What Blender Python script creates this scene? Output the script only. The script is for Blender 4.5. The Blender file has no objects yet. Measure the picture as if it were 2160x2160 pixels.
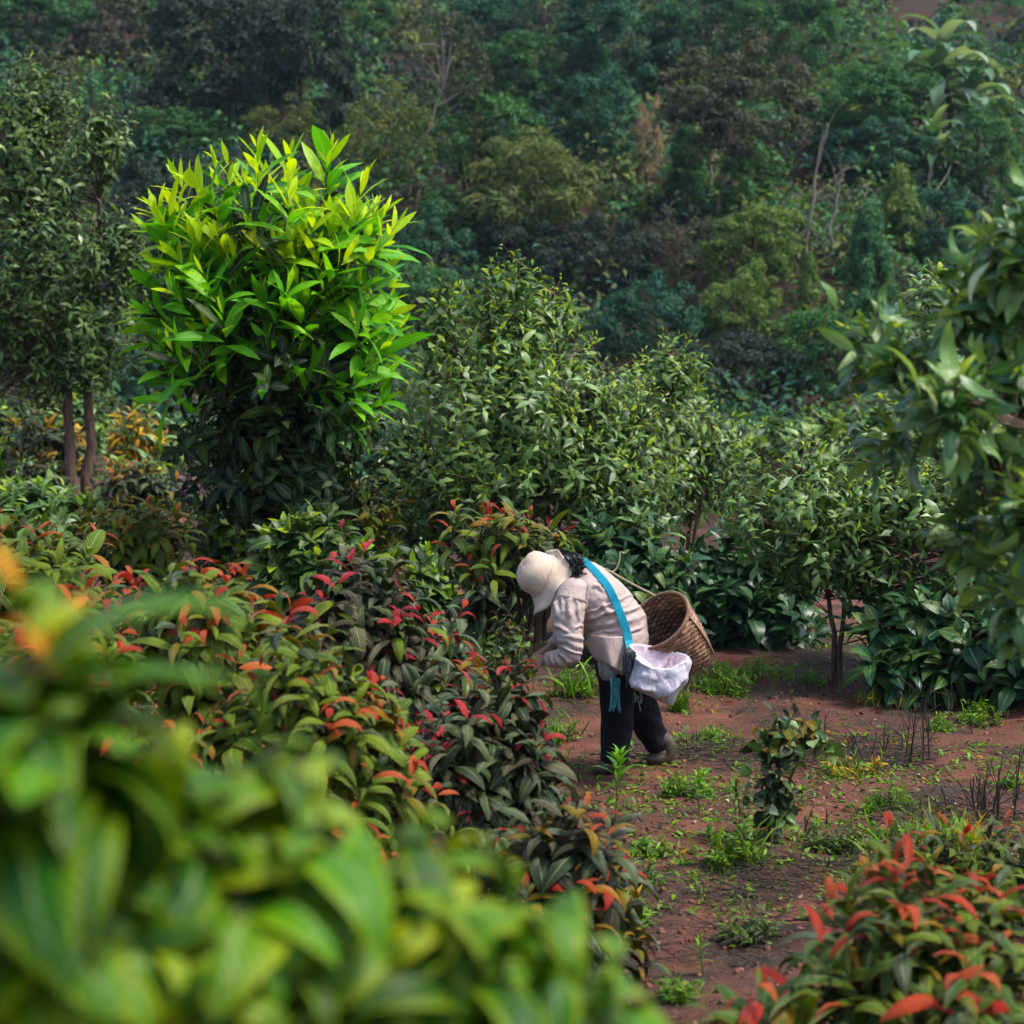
import bpy, bmesh, math, random
import numpy as np
from mathutils import Vector, Matrix
from mathutils.bvhtree import BVHTree

R = math.radians
scene = bpy.context.scene
COL = scene.collection

# ---------------------------------------------------------------- camera
CAM_H, PITCH, LENS, SENSOR = 2.4, R(6.0), 66.7, 36.0
cam_data = bpy.data.cameras.new('camera')
cam = bpy.data.objects.new('camera', cam_data)
COL.objects.link(cam)
cam.location = (0, 0, CAM_H)
cam.rotation_euler = (R(90) - PITCH, 0, 0)
cam_data.lens = LENS
cam_data.sensor_width = SENSOR
cam_data.clip_start = 0.05
cam_data.clip_end = 800
cam_data.dof.use_dof = True
cam_data.dof.focus_distance = 9.9
cam_data.dof.aperture_fstop = 3.6
scene.camera = cam
HAZE = 0.0002

# ---------------------------------------------------------------- sky and sun
SUN_EL, SUN_AZ = R(60), R(105)          # azimuth measured from +Y (behind the scene) towards +X
world = bpy.data.worlds.new('World')
scene.world = world
world.use_nodes = True
wn = world.node_tree
for n in list(wn.nodes):
    wn.nodes.remove(n)
sky = wn.nodes.new('ShaderNodeTexSky')
sky.sky_type = 'NISHITA'
sky.sun_disc = False
sky.sun_elevation = SUN_EL
sky.sun_rotation = SUN_AZ
sky.air_density = 1.0
sky.dust_density = 2.5
sky.ozone_density = 1.0
bg = wn.nodes.new('ShaderNodeBackground')
bg.inputs['Strength'].default_value = 0.092
wo = wn.nodes.new('ShaderNodeOutputWorld')
wn.links.new(sky.outputs[0], bg.inputs[0])
wn.links.new(bg.outputs[0], wo.inputs[0])
sun_data = bpy.data.lights.new('sun', 'SUN')
sun_data.energy = 1.5
sun_data.angle = R(12)
sun_data.color = (1.0, 0.95, 0.86)
sun = bpy.data.objects.new('sun', sun_data)
COL.objects.link(sun)
sun.location = (8, 15, 40)
_sd = Vector((math.sin(SUN_AZ) * math.cos(SUN_EL), math.cos(SUN_AZ) * math.cos(SUN_EL), math.sin(SUN_EL)))
sun.rotation_euler = (-_sd).to_track_quat('-Z', 'Y').to_euler()

vs = scene.view_settings
vs.view_transform = 'Standard'
vs.look = 'None'
vs.exposure = 1.9
vs.gamma = 1.0
vs.use_curve_mapping = False

cy = scene.cycles
cy.use_denoising = True
try:
    cy.denoiser = 'OPENIMAGEDENOISE'
    cy.denoising_input_passes = 'RGB_ALBEDO_NORMAL'
except Exception:
    pass
cy.max_bounces = 6
cy.diffuse_bounces = 3
cy.glossy_bounces = 2
cy.transmission_bounces = 4
cy.volume_bounces = 0
cy.transparent_max_bounces = 4
cy.caustics_reflective = False
cy.caustics_refractive = False
cy.sample_clamp_indirect = 4.0

# ---------------------------------------------------------------- maths helpers
rng = np.random.default_rng(11)
SC = SENSOR / LENS
cp, sp = math.cos(PITCH), math.sin(PITCH)


def ray(px, py):
    u = (px - 1080) / 2160 * SC
    v = (1080 - py) / 2160 * SC
    return np.array([u, cp + v * sp, -sp + v * cp])


def pt(px, py, Y):
    d = ray(px, py)
    return np.array([0, 0, CAM_H]) + d * (Y / d[1])


def ppm(Y):
    return 2160 / (SC * Y)


def project(P):
    d = P - np.array([0, 0, CAM_H])
    fw = d[:, 1] * cp - d[:, 2] * sp
    uu = d[:, 1] * sp + d[:, 2] * cp
    f = np.maximum(fw, 1e-3)
    return 1080 + d[:, 0] / f / SC * 2160, 1080 - uu / f / SC * 2160, fw


def hash2(i, j, s):
    h = np.sin(i * 127.1 + j * 311.7 + s * 74.7) * 43758.5453
    return h - np.floor(h)


def vnoise(x, y, s=0):
    x = np.asarray(x, float); y = np.asarray(y, float)
    i, j = np.floor(x), np.floor(y)
    f, g = x - i, y - j
    f = f * f * (3 - 2 * f); g = g * g * (3 - 2 * g)
    a, b = hash2(i, j, s), hash2(i + 1, j, s)
    c, d = hash2(i, j + 1, s), hash2(i + 1, j + 1, s)
    return (a * (1 - f) + b * f) * (1 - g) + (c * (1 - f) + d * f) * g


def fnoise3(P, s=0):
    return (vnoise(P[:, 0] + P[:, 2] * .7, P[:, 1] + P[:, 2] * .5, s) + vnoise(P[:, 2] - P[:, 0] * .3, P[:, 1] * .8 + P[:, 0], s + 3)) / 2


def nrm(a):
    return a / np.maximum(np.linalg.norm(a, axis=-1, keepdims=True), 1e-9)


YS = [-30, 0, 3, 6, 8, 14, 18, 26, 34, 42, 60, 95, 130, 200, 400]
ZR = [3.0, .8, .55, .15, 0, 0, -.25, -1.2, -.8, .9, 6.4, 17.8, 30, 48, 60]
ZL = [3.0, .8, .55, .15, 0, 0, .1, .1, .3, 1.4, 6.6, 17.8, 30, 48, 60]


def terrain(x, y):
    x = np.asarray(x, float); y = np.asarray(y, float)
    l = np.clip((-x - 1.0) / 3.0, 0, 1); l = l * l * (3 - 2 * l)
    z = 0
    for o in (-1.2, -.4, .4, 1.2):
        z = z + .25 * (np.interp(y + o, YS, ZR) * (1 - l) + np.interp(y + o, YS, ZL) * l)
    far = np.clip((y - 30) / 20, 0, 1)
    z = z + far * ((vnoise(x / 7, y / 7, 1) - .5) * 2.4 + (vnoise(x / 2.3, y / 2.3, 2) - .5) * .7)
    z = z + (vnoise(x / 1.3, y / 1.3, 3) - .5) * .10 + (vnoise(x / .35, y / .35, 4) - .5) * .05 + (vnoise(x / .11, y / .11, 5) - .5) * .022
    return z


def gz(x, y):
    return float(terrain(np.array([x]), np.array([y]))[0])


def ground(px, py):
    d = ray(px, py)
    t = 3.0
    for k in range(4000):
        p = np.array([0, 0, CAM_H]) + d * t
        if p[2] < gz(p[0], p[1]) or t > 300:
            break
        t += .02 + t * .004
    return p


# ---------------------------------------------------------------- mesh helpers
def mesh(name, V, F, mats, uv=None, mi=None, rnd=None, smooth=True):
    """V (n,3), F (m,4) quads or list of polygons"""
    me = bpy.data.meshes.new(name)
    V = np.asarray(V, dtype=np.float32)
    if isinstance(F, np.ndarray):
        k = F.shape[1]
        me.vertices.add(len(V)); me.vertices.foreach_set('co', V.ravel())
        me.loops.add(F.size); me.loops.foreach_set('vertex_index', F.ravel().astype(np.int32))
        me.polygons.add(len(F))
        me.polygons.foreach_set('loop_start', np.arange(len(F), dtype=np.int32) * k)
        try:
            me.polygons.foreach_set('loop_total', np.full(len(F), k, dtype=np.int32))
        except Exception:
            pass
    else:
        me.from_pydata(V.tolist(), [], F)
    for m in (mats if isinstance(mats, (list, tuple)) else [mats]):
        me.materials.append(m)
    if mi is not None:
        me.polygons.foreach_set('material_index', np.asarray(mi, dtype=np.int32))
    if uv is not None and isinstance(F, np.ndarray):
        l = me.uv_layers.new(name='UVMap')
        l.data.foreach_set('uv', np.asarray(uv, dtype=np.float32)[F.ravel()].ravel())
    if rnd is not None:
        a = me.attributes.new('rnd', 'FLOAT', 'POINT')
        a.data.foreach_set('value', np.asarray(rnd, dtype=np.float32))
    me.update(calc_edges=True)
    me.polygons.foreach_set('use_smooth', np.full(len(me.polygons), smooth))
    return me


def link(name, me, parent=None, loc=None):
    o = bpy.data.objects.new(name, me)
    COL.objects.link(o)
    if parent is not None:
        o.parent = parent
    if loc is not None:
        o.location = loc
    return o


def thing(name, label, cat, loc, group=None):
    o = bpy.data.objects.new(name, None)
    COL.objects.link(o)
    o.empty_display_size = .1
    o.location = [float(c) for c in loc]
    o['label'] = label
    o['category'] = cat
    if group:
        o['group'] = group
    return o


def tubes(P, Rd, sides=5):
    """N tubes through P (N,m,3), radii (N,m) -> V, F(quads), uv"""
    P = np.asarray(P, float); Rd = np.asarray(Rd, float)
    N, m, _ = P.shape
    T = nrm(np.gradient(P, axis=1))
    ref = np.where(np.abs(T[:, :, 2:3]) > .85, np.array([1., 0.1, 0]), np.array([0., 0, 1]))
    ref = np.repeat(ref[:, :1], m, axis=1)
    X = nrm(np.cross(T, ref)); Z = np.cross(X, T)
    a = np.arange(sides) / sides * 2 * math.pi
    V = P[:, :, None] + Rd[:, :, None, None] * (np.cos(a)[:, None] * X[:, :, None] + np.sin(a)[:, None] * Z[:, :, None])
    idx = np.arange(N * m * sides).reshape(N, m, sides)
    nx = np.roll(idx, -1, axis=2)
    F = np.stack([idx[:, :-1], nx[:, :-1], nx[:, 1:], idx[:, 1:]], axis=-1).reshape(-1, 4)
    uv = np.stack(np.broadcast_arrays(np.arange(sides)[None, None] / sides, np.arange(m)[None, :, None] / (m - 1) + np.zeros((N, 1, 1))), -1).reshape(-1, 2)
    return V.reshape(-1, 3), F, uv


def bez(a, c, b, m):
    t = np.linspace(0, 1, m)[None, :, None]
    return (1 - t) ** 2 * a[:, None] + 2 * t * (1 - t) * c[:, None] + t * t * b[:, None]


# ---------------------------------------------------------------- materials
def nodes(mat):
    mat.use_nodes = True
    nt = mat.node_tree
    for n in list(nt.nodes):
        nt.nodes.remove(n)
    return nt


def N(nt, t, **kw):
    n = nt.nodes.new(t)
    for k, v in kw.items():
        if k.startswith('i_'):
            n.inputs[k[2:].replace('_', ' ')].default_value = v
        else:
            setattr(n, k, v)
    return n


def math_n(nt, op, a, b=None, c=None):
    n = nt.nodes.new('ShaderNodeMath'); n.operation = op
    for i, v in enumerate((a, b, c)):
        if v is None:
            continue
        if isinstance(v, (int, float)):
            n.inputs[i].default_value = v
        else:
            nt.links.new(v, n.inputs[i])
    return n.outputs[0]


def ramp(nt, fac, stops):
    n = nt.nodes.new('ShaderNodeValToRGB')
    cr = n.color_ramp
    while len(cr.elements) > 1:
        cr.elements.remove(cr.elements[0])
    cr.elements[0].position = stops[0][0]; cr.elements[0].color = (*stops[0][1], 1)
    for p, c in stops[1:]:
        e = cr.elements.new(p); e.color = (*c, 1)
    nt.links.new(fac, n.inputs[0])
    return n.outputs[0]


def mixc(nt, fac, a, b, mode='MIX'):
    n = nt.nodes.new('ShaderNodeMix'); n.data_type = 'RGBA'; n.blend_type = mode
    for s, v in ((n.inputs[0], fac), (n.inputs[6], a), (n.inputs[7], b)):
        if isinstance(v, (int, float)):
            s.default_value = v
        elif isinstance(v, tuple):
            s.default_value = (*v, 1)
        else:
            nt.links.new(v, s)
    return n.outputs[2]


def satur(c, k, g=1.0):
    l = .25 * c[0] + .65 * c[1] + .1 * c[2]
    return tuple(min(.8, max(.003, (l + (v - l) * k) * g)) for v in c)


def leaf_mat(name, stops, rough=.48, trans=.25, rib=0.0, edge=None, midrib=.25, spec=.25, tcol=None, sat=1.3, gain=1.0, edge_f=.45, edge_p=5.0):
    stops = [(p, satur(c, sat, gain)) for p, c in stops]
    mat = bpy.data.materials.new(name)
    nt = nodes(mat); L = nt.links
    oi = N(nt, 'ShaderNodeObjectInfo')
    at = N(nt, 'ShaderNodeAttribute', attribute_name='rnd')
    fac = math_n(nt, 'FRACT', math_n(nt, 'ADD', oi.outputs['Random'], at.outputs['Fac']))
    col = ramp(nt, fac, stops)
    uvn = N(nt, 'ShaderNodeUVMap', uv_map='UVMap')
    sep = N(nt, 'ShaderNodeSeparateXYZ'); L.new(uvn.outputs[0], sep.inputs[0])
    du = math_n(nt, 'ABSOLUTE', math_n(nt, 'SUBTRACT', sep.outputs[0], .5))
    # mottling along the blade
    tc = N(nt, 'ShaderNodeTexCoord')
    nz = N(nt, 'ShaderNodeTexNoise'); nz.inputs['Scale'].default_value = 14; nz.inputs['Detail'].default_value = 3
    L.new(tc.outputs['Object'], nz.inputs[0])
    dark = mixc(nt, math_n(nt, 'MULTIPLY', nz.outputs[0], .55), col, (.5, .5, .45), 'MULTIPLY')
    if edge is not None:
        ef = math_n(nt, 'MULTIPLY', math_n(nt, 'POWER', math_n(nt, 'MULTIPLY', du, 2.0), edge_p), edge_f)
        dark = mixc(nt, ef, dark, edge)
    mr = math_n(nt, 'LESS_THAN', du, .035)
    dark = mixc(nt, math_n(nt, 'MULTIPLY', mr, midrib), dark, (.45, .5, .22))
    bs = N(nt, 'ShaderNodeBsdfPrincipled')
    bs.inputs['Roughness'].default_value = rough
    bs.inputs['Specular IOR Level'].default_value = spec
    L.new(dark, bs.inputs['Base Color'])
    if rib > 0:
        ph = math_n(nt, 'SUBTRACT', math_n(nt, 'MULTIPLY', sep.outputs[1], 75.0), math_n(nt, 'MULTIPLY', du, 40.0))
        h = math_n(nt, 'SINE', ph)
        bp = N(nt, 'ShaderNodeBump'); bp.inputs['Strength'].default_value = rib; bp.inputs['Distance'].default_value = .006
        L.new(h, bp.inputs['Height']); L.new(bp.outputs[0], bs.inputs['Normal'])
    tr = N(nt, 'ShaderNodeBsdfTranslucent')
    tc2 = mixc(nt, 1.0, dark, tcol or (1.3, 1.25, .5), 'MULTIPLY')
    L.new(tc2, tr.inputs[0])
    ms = N(nt, 'ShaderNodeMixShader'); ms.inputs[0].default_value = trans
    L.new(bs.outputs[0], ms.inputs[1]); L.new(tr.outputs[0], ms.inputs[2])
    out = N(nt, 'ShaderNodeOutputMaterial'); L.new(ms.outputs[0], out.inputs[0])
    return mat


def simple_mat(name, a, b, scale=20, rough=.8, bump=.3, stretch=(1, 1, 1), dist=.01, detail=5, spec=.3, gen='Object'):
    mat = bpy.data.materials.new(name)
    nt = nodes(mat); L = nt.links
    tc = N(nt, 'ShaderNodeTexCoord')
    mp = N(nt, 'ShaderNodeMapping'); mp.inputs['Scale'].default_value = stretch
    L.new(tc.outputs[gen], mp.inputs[0])
    nz = N(nt, 'ShaderNodeTexNoise'); nz.inputs['Scale'].default_value = scale; nz.inputs['Detail'].default_value = detail
    L.new(mp.outputs[0], nz.inputs[0])
    col = ramp(nt, nz.outputs[0], [(.3, a), (.7, b)])
    bs = N(nt, 'ShaderNodeBsdfPrincipled'); bs.inputs['Roughness'].default_value = rough
    bs.inputs['Specular IOR Level'].default_value = spec
    L.new(col, bs.inputs['Base Color'])
    bp = N(nt, 'ShaderNodeBump'); bp.inputs['Strength'].default_value = bump; bp.inputs['Distance'].default_value = dist
    L.new(nz.outputs[0], bp.inputs['Height']); L.new(bp.outputs[0], bs.inputs['Normal'])
    out = N(nt, 'ShaderNodeOutputMaterial'); L.new(bs.outputs[0], out.inputs[0])
    return mat


M = {}
# red-tipped ribbed shrub
M['rib_green'] = leaf_mat('ribbed_olive_leaf', [(0, (.042, .082, .016)), (.5, (.085, .138, .025)), (1, (.15, .205, .04))], rough=.5, trans=.15, rib=.55, edge=(.2, .10, .03))
M['rib_deep'] = leaf_mat('ribbed_deep_green_leaf', [(0, (.025, .06, .014)), (.5, (.055, .10, .02)), (1, (.11, .155, .034))], rough=.45, trans=.15, rib=.5, edge=(.22, .10, .03))
M['rib_bronze'] = leaf_mat('bronze_leaf', [(0, (.12, .12, .03)), (.6, (.19, .13, .028)), (1, (.28, .13, .03))], rough=.48, trans=.2, rib=.5)
M['rib_red'] = leaf_mat('red_young_leaf', [(0, (.42, .03, .022)), (.5, (.54, .085, .034)), (1, (.58, .16, .045))], sat=1.05, rough=.45, trans=.25, rib=.7, midrib=.1, tcol=(1.2, .7, .5))
M['rib_dark'] = leaf_mat('dull_dark_leaf', [(0, (.018, .03, .013)), (.5, (.038, .055, .024)), (1, (.08, .095, .05))], rough=.42, trans=.1, rib=.4)
M['plum'] = leaf_mat('plum_grey_leaf', [(0, (.03, .028, .018)), (.5, (.06, .055, .034)), (1, (.13, .125, .08))], rough=.45, trans=.12, rib=.6)
M['crimson'] = leaf_mat('crimson_leaf', [(0, (.24, .015, .022)), (.5, (.40, .026, .035)), (1, (.52, .065, .06))], sat=1.05, rough=.4, trans=.25, rib=.6, midrib=.1, tcol=(1.2, .6, .6))
# foreground
M['fg_green'] = leaf_mat('foreground_green_leaf', [(0, (.008, .032, .008)), (.5, (.024, .085, .006)), (1, (.075, .18, .006))], rough=.4, trans=.25, spec=.18, rib=.25, edge=(.24, .34, .006), edge_f=.55, edge_p=2.5)  # yellow-green edge paints sunlight on the blade rims into the colour
M['fg_sunlit'] = leaf_mat('foreground_sunlit_leaf', [(0, (.045, .13, .004)), (.5, (.11, .205, .005)), (1, (.27, .33, .007))], rough=.42, trans=.3, rib=.3, edge=(.34, .37, .006), edge_f=.6, edge_p=2.5)  # sunlit look of the upper leaves painted into base and edge colour
M['fg_orange'] = leaf_mat('foreground_orange_leaf', [(0, (.5, .27, .02)), (1, (.58, .3, .03))], rough=.4, trans=.4, tcol=(1.2, .9, .4))
# bright tree
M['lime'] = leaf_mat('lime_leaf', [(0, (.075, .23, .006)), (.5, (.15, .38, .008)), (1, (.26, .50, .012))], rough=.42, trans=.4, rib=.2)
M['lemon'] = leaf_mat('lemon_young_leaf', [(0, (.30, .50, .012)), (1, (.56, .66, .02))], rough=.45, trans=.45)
M['inner'] = leaf_mat('inner_dark_leaf', [(0, (.007, .015, .006)), (.6, (.015, .03, .011)), (1, (.045, .075, .022))], rough=.55, trans=.12, spec=.2)  # dark tone paints the shade inside the lime tree into the leaves
# central bushes
M['sage'] = leaf_mat('sage_green_leaf', [(0, (.04, .09, .026)), (.5, (.085, .17, .04)), (.85, (.15, .24, .065)), (1, (.30, .36, .24))], rough=.36, trans=.33, rib=.2, sat=1.0, spec=.45, gain=1.6)
M['sage_tip'] = leaf_mat('yellow_green_tip_leaf', [(0, (.12, .21, .03)), (1, (.27, .35, .04))], rough=.4, trans=.40, rib=.2, sat=1.1, gain=1.35)
M['forest'] = leaf_mat('dark_glossy_leaf', [(0, (.012, .034, .018)), (.5, (.026, .066, .032)), (1, (.055, .11, .045))], rough=.34, trans=.15)
M['teal'] = leaf_mat('blue_green_leaf', [(0, (.03, .075, .035)), (.5, (.055, .13, .055)), (1, (.12, .20, .08))], rough=.3, trans=.22, rib=.2, spec=.5)
M['olive_dark'] = leaf_mat('dark_olive_leaf', [(0, (.02, .042, .016)), (.5, (.046, .085, .028)), (1, (.10, .15, .05))], rough=.42, trans=.18)
# weeds
M['weed'] = leaf_mat('fresh_weed_leaf', [(0, (.07, .18, .015)), (.5, (.12, .26, .02)), (1, (.24, .36, .03))], rough=.45, trans=.35)
M['weed_dull'] = leaf_mat('dull_weed_leaf', [(0, (.05, .09, .022)), (.5, (.08, .14, .03)), (1, (.15, .2, .05))], rough=.5, trans=.3)
M['straw'] = leaf_mat('straw_leaf', [(0, (.25, .15, .05)), (.5, (.4, .24, .06)), (1, (.5, .36, .1))], rough=.7, trans=.3)
M['purple_dry'] = leaf_mat('purple_dry_leaf', [(0, (.06, .035, .045)), (1, (.16, .10, .12))], rough=.7, trans=.15)
M['litter'] = leaf_mat('dead_leaf', [(0, (.03, .02, .014)), (.6, (.075, .048, .03)), (.9, (.17, .11, .07)), (1, (.4, .33, .24))], rough=.8, trans=.05, spec=.2)
# far trees
far_cols = {
    'far_green': [(0, (.018, .062, .028)), (.5, (.034, .10, .04)), (1, (.07, .155, .045))],
    'far_blue': [(0, (.012, .045, .034)), (.5, (.024, .075, .05)), (1, (.045, .115, .062))],
    'far_olive': [(0, (.03, .052, .02)), (.5, (.058, .085, .03)), (1, (.12, .135, .04))],
    'far_brown': [(0, (.024, .034, .024)), (.5, (.044, .052, .036)), (1, (.08, .082, .058))],
    'far_dark': [(0, (.012, .022, .02)), (.5, (.022, .036, .032)), (1, (.042, .058, .05))],
    'far_lime': [(0, (.045, .09, .025)), (.5, (.085, .14, .034)), (1, (.15, .20, .05))],
    'far_dry': [(0, (.13, .09, .06)), (.5, (.22, .15, .10)), (1, (.32, .23, .15))],
    'far_banana': [(0, (.04, .10, .05)), (.5, (.08, .16, .09)), (1, (.20, .27, .19))],
    'far_rust': [(0, (.09, .05, .02)), (1, (.2, .11, .04))],
}
for k, s in far_cols.items():
    M[k] = leaf_mat(k + '_leaf', s, rough=.7, trans=.3, midrib=0.0, spec=.1, sat=.98, gain=1.45)
M['bark'] = simple_mat('brown_bark', (.03, .02, .014), (.13, .085, .055), 45, .9, .8, (1, 1, .2), .02)
M['bark_red'] = simple_mat('red_brown_bark', (.03, .018, .012), (.13, .078, .05), 45, .9, .8, (1, 1, .2), .02)
M['bark_pale'] = simple_mat('pale_grey_bark', (.09, .075, .06), (.18, .15, .12), 12, .9, .6, (1, 1, .3), .03)
M['stem_green'] = simple_mat('green_stem', (.06, .09, .025), (.14, .13, .05), 40, .6, .2)
M['dead_stem'] = simple_mat('black_dead_stem', (.012, .009, .008), (.045, .032, .026), 40, .9, .4)


# ---------------------------------------------------------------- leaf templates
def leaf_tmpl(segs=6, across=4, W=.32, droop=.9, fold=.25, tip=.9, wavy=.0, arch=.0, wpow=.75):
    t = np.linspace(0, 1, segs + 1)
    th = arch - (arch + droop) * t ** 1.2
    dy, dz = np.cos(th), np.sin(th)
    y = np.concatenate([[0], np.cumsum((dy[1:] + dy[:-1]) / 2)]) / segs
    z = np.concatenate([[0], np.cumsum((dz[1:] + dz[:-1]) / 2)]) / segs
    w = W / 2 * np.sin(math.pi * np.clip(t, 0, 1) ** wpow) ** tip
    w = np.maximum(w, W * .02); w[0] = W * .03
    u = np.linspace(-1, 1, across + 1)
    X = w[:, None] * u[None]
    k = fold * np.abs(X) * (1 - .3 * t[:, None])
    ny, nz = -np.sin(th)[:, None], np.cos(th)[:, None]
    wv = wavy * np.sin(t * 17)[:, None] * np.abs(u)[None] * W
    Yv = y[:, None] + ny * (k + wv)
    Zv = z[:, None] + nz * (k + wv)
    V = np.stack([X, Yv + 0 * X, Zv + 0 * X], -1).reshape(-1, 3)
    uv = np.stack(np.broadcast_arrays((u[None] + 1) / 2, t[:, None]), -1).reshape(-1, 2)
    n = across + 1
    i = np.arange(segs)[:, None] * n + np.arange(across)[None]
    F = np.stack([i, i + 1, i + 1 + n, i + n], -1).reshape(-1, 4)
    return V, F, uv


def diamond(W=.4, fold=.15):
    V = np.array([[0, 0, 0], [W / 2, .45, fold], [0, 1, -.15], [-W / 2, .45, fold]], float)
    return V, np.array([[0, 1, 2, 3]]), np.array([[.5, 0], [1, .5], [.5, 1], [0, .5]], float)


def orient(D, U):
    D = nrm(D)
    X = nrm(np.cross(D, U)); Z = np.cross(X, D)
    return np.stack([X, D, Z], axis=2)


def place(T, P, Rm, L, W=1.0):
    V0, F0, uv0 = T
    n = len(P)
    L = np.broadcast_to(np.asarray(L, float), (n,)); W = np.broadcast_to(np.asarray(W, float), (n,))
    S = np.stack([L * W, L, L], -1)
    V = np.einsum('nij,nvj->nvi', Rm, V0[None] * S[:, None]) + P[:, None]
    F = (F0[None] + (np.arange(n) * len(V0))[:, None, None]).reshape(-1, F0.shape[1])
    return V.reshape(-1, 3), F, np.tile(uv0, (n, 1))


class Soup:
    def __init__(s):
        s.V, s.F, s.uv, s.mi, s.rn, s.n = [], [], [], [], [], 0

    def add(s, V, F, uv, mi=0, rn=0.0):
        s.V.append(V); s.F.append(F + s.n); s.uv.append(uv)
        s.mi.append(np.broadcast_to(np.asarray(mi), (len(F),)))
        s.rn.append(np.broadcast_to(np.asarray(rn, float), (len(V),)))
        s.n += len(V)

    def leaves(s, T, P, Rm, L, W, mi):
        V, F, uv = place(T, P, Rm, L, W)
        n = len(P)
        s.add(V, F, uv, np.repeat(np.broadcast_to(mi, (n,)), len(T[1])), np.repeat(rng.random(n), len(T[0])))

    def build(s, name, mats, parent=None, loc=None, origin=None, smooth=True):
        V = np.concatenate(s.V)
        if origin is not None:
            V = V - np.asarray(origin)
        me = mesh(name, V, np.concatenate(s.F), mats, np.concatenate(s.uv), np.concatenate(s.mi), np.concatenate(s.rn), smooth)
        return link(name, me, parent, loc)


# ---------------------------------------------------------------- plant builder
GOLD = 2.39996


def shoot_points(lobes, n, up=.6, shell=.3, low=-.35, r=rng):
    """lobes: list of (centre, (rx,ry,rz)); returns tips, axes"""
    w = np.array([l[1][0] * l[1][2] + l[1][0] * l[1][1] for l in lobes]); w = w / w.sum()
    P, A = [], []
    for (c, rad), k in zip(lobes, np.maximum(1, np.round(w * n)).astype(int)):
        d = nrm(r.normal(size=(k * 4, 3)))
        d = d[(d[:, 2] > low) | (r.random(len(d)) < .12)][:k]
        rr = 1 - shell * r.random(len(d)) ** 1.3
        rr *= 1 + .16 * (r.random(len(d)) - .5) + (r.random(len(d)) < .07) * .22 * r.random(len(d))
        P.append(np.asarray(c) + d * np.asarray(rad) * rr[:, None])
        nn = nrm(d / np.asarray(rad))
        A.append(nrm(nn * (1 - up) + np.array([0, 0, up]) + r.normal(size=d.shape) * .16))
    return np.concatenate(P), np.concatenate(A)


def whorl(tips, axes, k, L, ang=(25, 100), inter=.02, young=.45, r=rng):
    out = {q: [] for q in ('P', 'D', 'U', 'L', 'age')}
    n = len(tips)
    ref = np.where(np.abs(axes[:, 2:3]) > .9, np.array([1., 0, 0]), np.array([0, 0, 1.]))
    e1 = nrm(np.cross(axes, ref)); e2 = np.cross(axes, e1)
    ph = r.random(n) * 6.28
    for i in range(k):
        f = i / max(k - 1, 1)
        az = ph + GOLD * i + r.normal(size=n) * .25
        a = R(1) * (ang[0] + (ang[1] - ang[0]) * f + r.normal(size=n) * 11)
        rad = np.cos(az)[:, None] * e1 + np.sin(az)[:, None] * e2
        out['P'].append(tips - axes * (inter * i) + rad * .004)
        out['D'].append(np.cos(a)[:, None] * axes + np.sin(a)[:, None] * rad)
        out['U'].append(np.sin(a)[:, None] * axes - np.cos(a)[:, None] * rad + r.normal(size=(n, 3)) * .15)
        out['L'].append(L * (young + (1 - young) * min(1, f * 1.6)) * (1 + .22 * r.normal(size=n)).clip(.5, 1.5))
        out['age'].append(np.full(n, f))
    return {q: np.concatenate(v) for q, v in out.items()}


TM = {
    'rib': [leaf_tmpl(6, 4, .27, d, -.35, .75, .01, .45) for d in (1.1, 1.5, 1.9)],
    'long': [leaf_tmpl(6, 4, .27, d, -.2, .9, .02, .3) for d in (.7, 1.1, 1.5)],
    'lance': [leaf_tmpl(6, 4, .23, d, .22, .85, .03, .05, .95) for d in (.1, .35, .65)],
    'fg': [leaf_tmpl(8, 4, .42, d, -.28, .75, .015, .5) for d in (1.2, 1.6, 2.0)],
    'oval': [leaf_tmpl(6, 4, .44, d, .18, .8, .02, .15) for d in (.4, .8, 1.2)],
    'heart': [leaf_tmpl(6, 4, .66, d, .2, .75, .02, .1, .6) for d in (.4, .8, 1.1)],
}
TL = {  # light versions for the joined foliage
    'rib': [leaf_tmpl(4, 2, .27, d, -.35, .75, 0, .45) for d in (1.1, 1.5, 1.9)],
    'long': [leaf_tmpl(2, 2, .29, d, -.2, .8, 0, .3) for d in (.7, 1.1, 1.5)],
    'long_near': [leaf_tmpl(4, 2, .27, d, -.2, .9, 0, .3) for d in (.7, 1.1, 1.5)],
    'lance': [leaf_tmpl(4, 2, .23, d, .22, .85, 0, .05, .95) for d in (.1, .35, .65)],
    'fg': [leaf_tmpl(6, 2, .42, d, -.28, .75, 0, .5) for d in (1.2, 1.6, 2.0)],
    'oval': [leaf_tmpl(3, 2, .44, d, .18, .8, 0, .15) for d in (.4, .8, 1.2)],
    'heart': [leaf_tmpl(4, 2, .66, d, .2, .75, 0, .1, .6) for d in (.4, .8, 1.1)],
}
TM['long_near'] = TM['long']
_leafmesh = {}


def leaf_mesh(kind, v, mk):
    key = (kind, v, mk)
    if key not in _leafmesh:
        V, F, uv = TM[kind][v]
        _leafmesh[key] = mesh('leaf_blade', V, F, M[mk], uv)
    return _leafmesh[key]


def visible_rank(P, L):
    x, y, d = project(P)
    px = L * 2160 / (SC * np.maximum(d, .2))
    inside = (x > -60) & (x < 2220) & (y > -60) & (y < 2220)
    order = np.argsort(d)
    seen = {}
    vis = np.zeros(len(P), bool)
    for i in order:
        if not inside[i]:
            continue
        c = max(5.0, px[i] * .33)
        key = (int(x[i] // c), int(y[i] // c))
        k = seen.get(key, 0)
        if k < 1:
            vis[i] = True
        seen[key] = k + 1
    return vis, px


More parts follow.
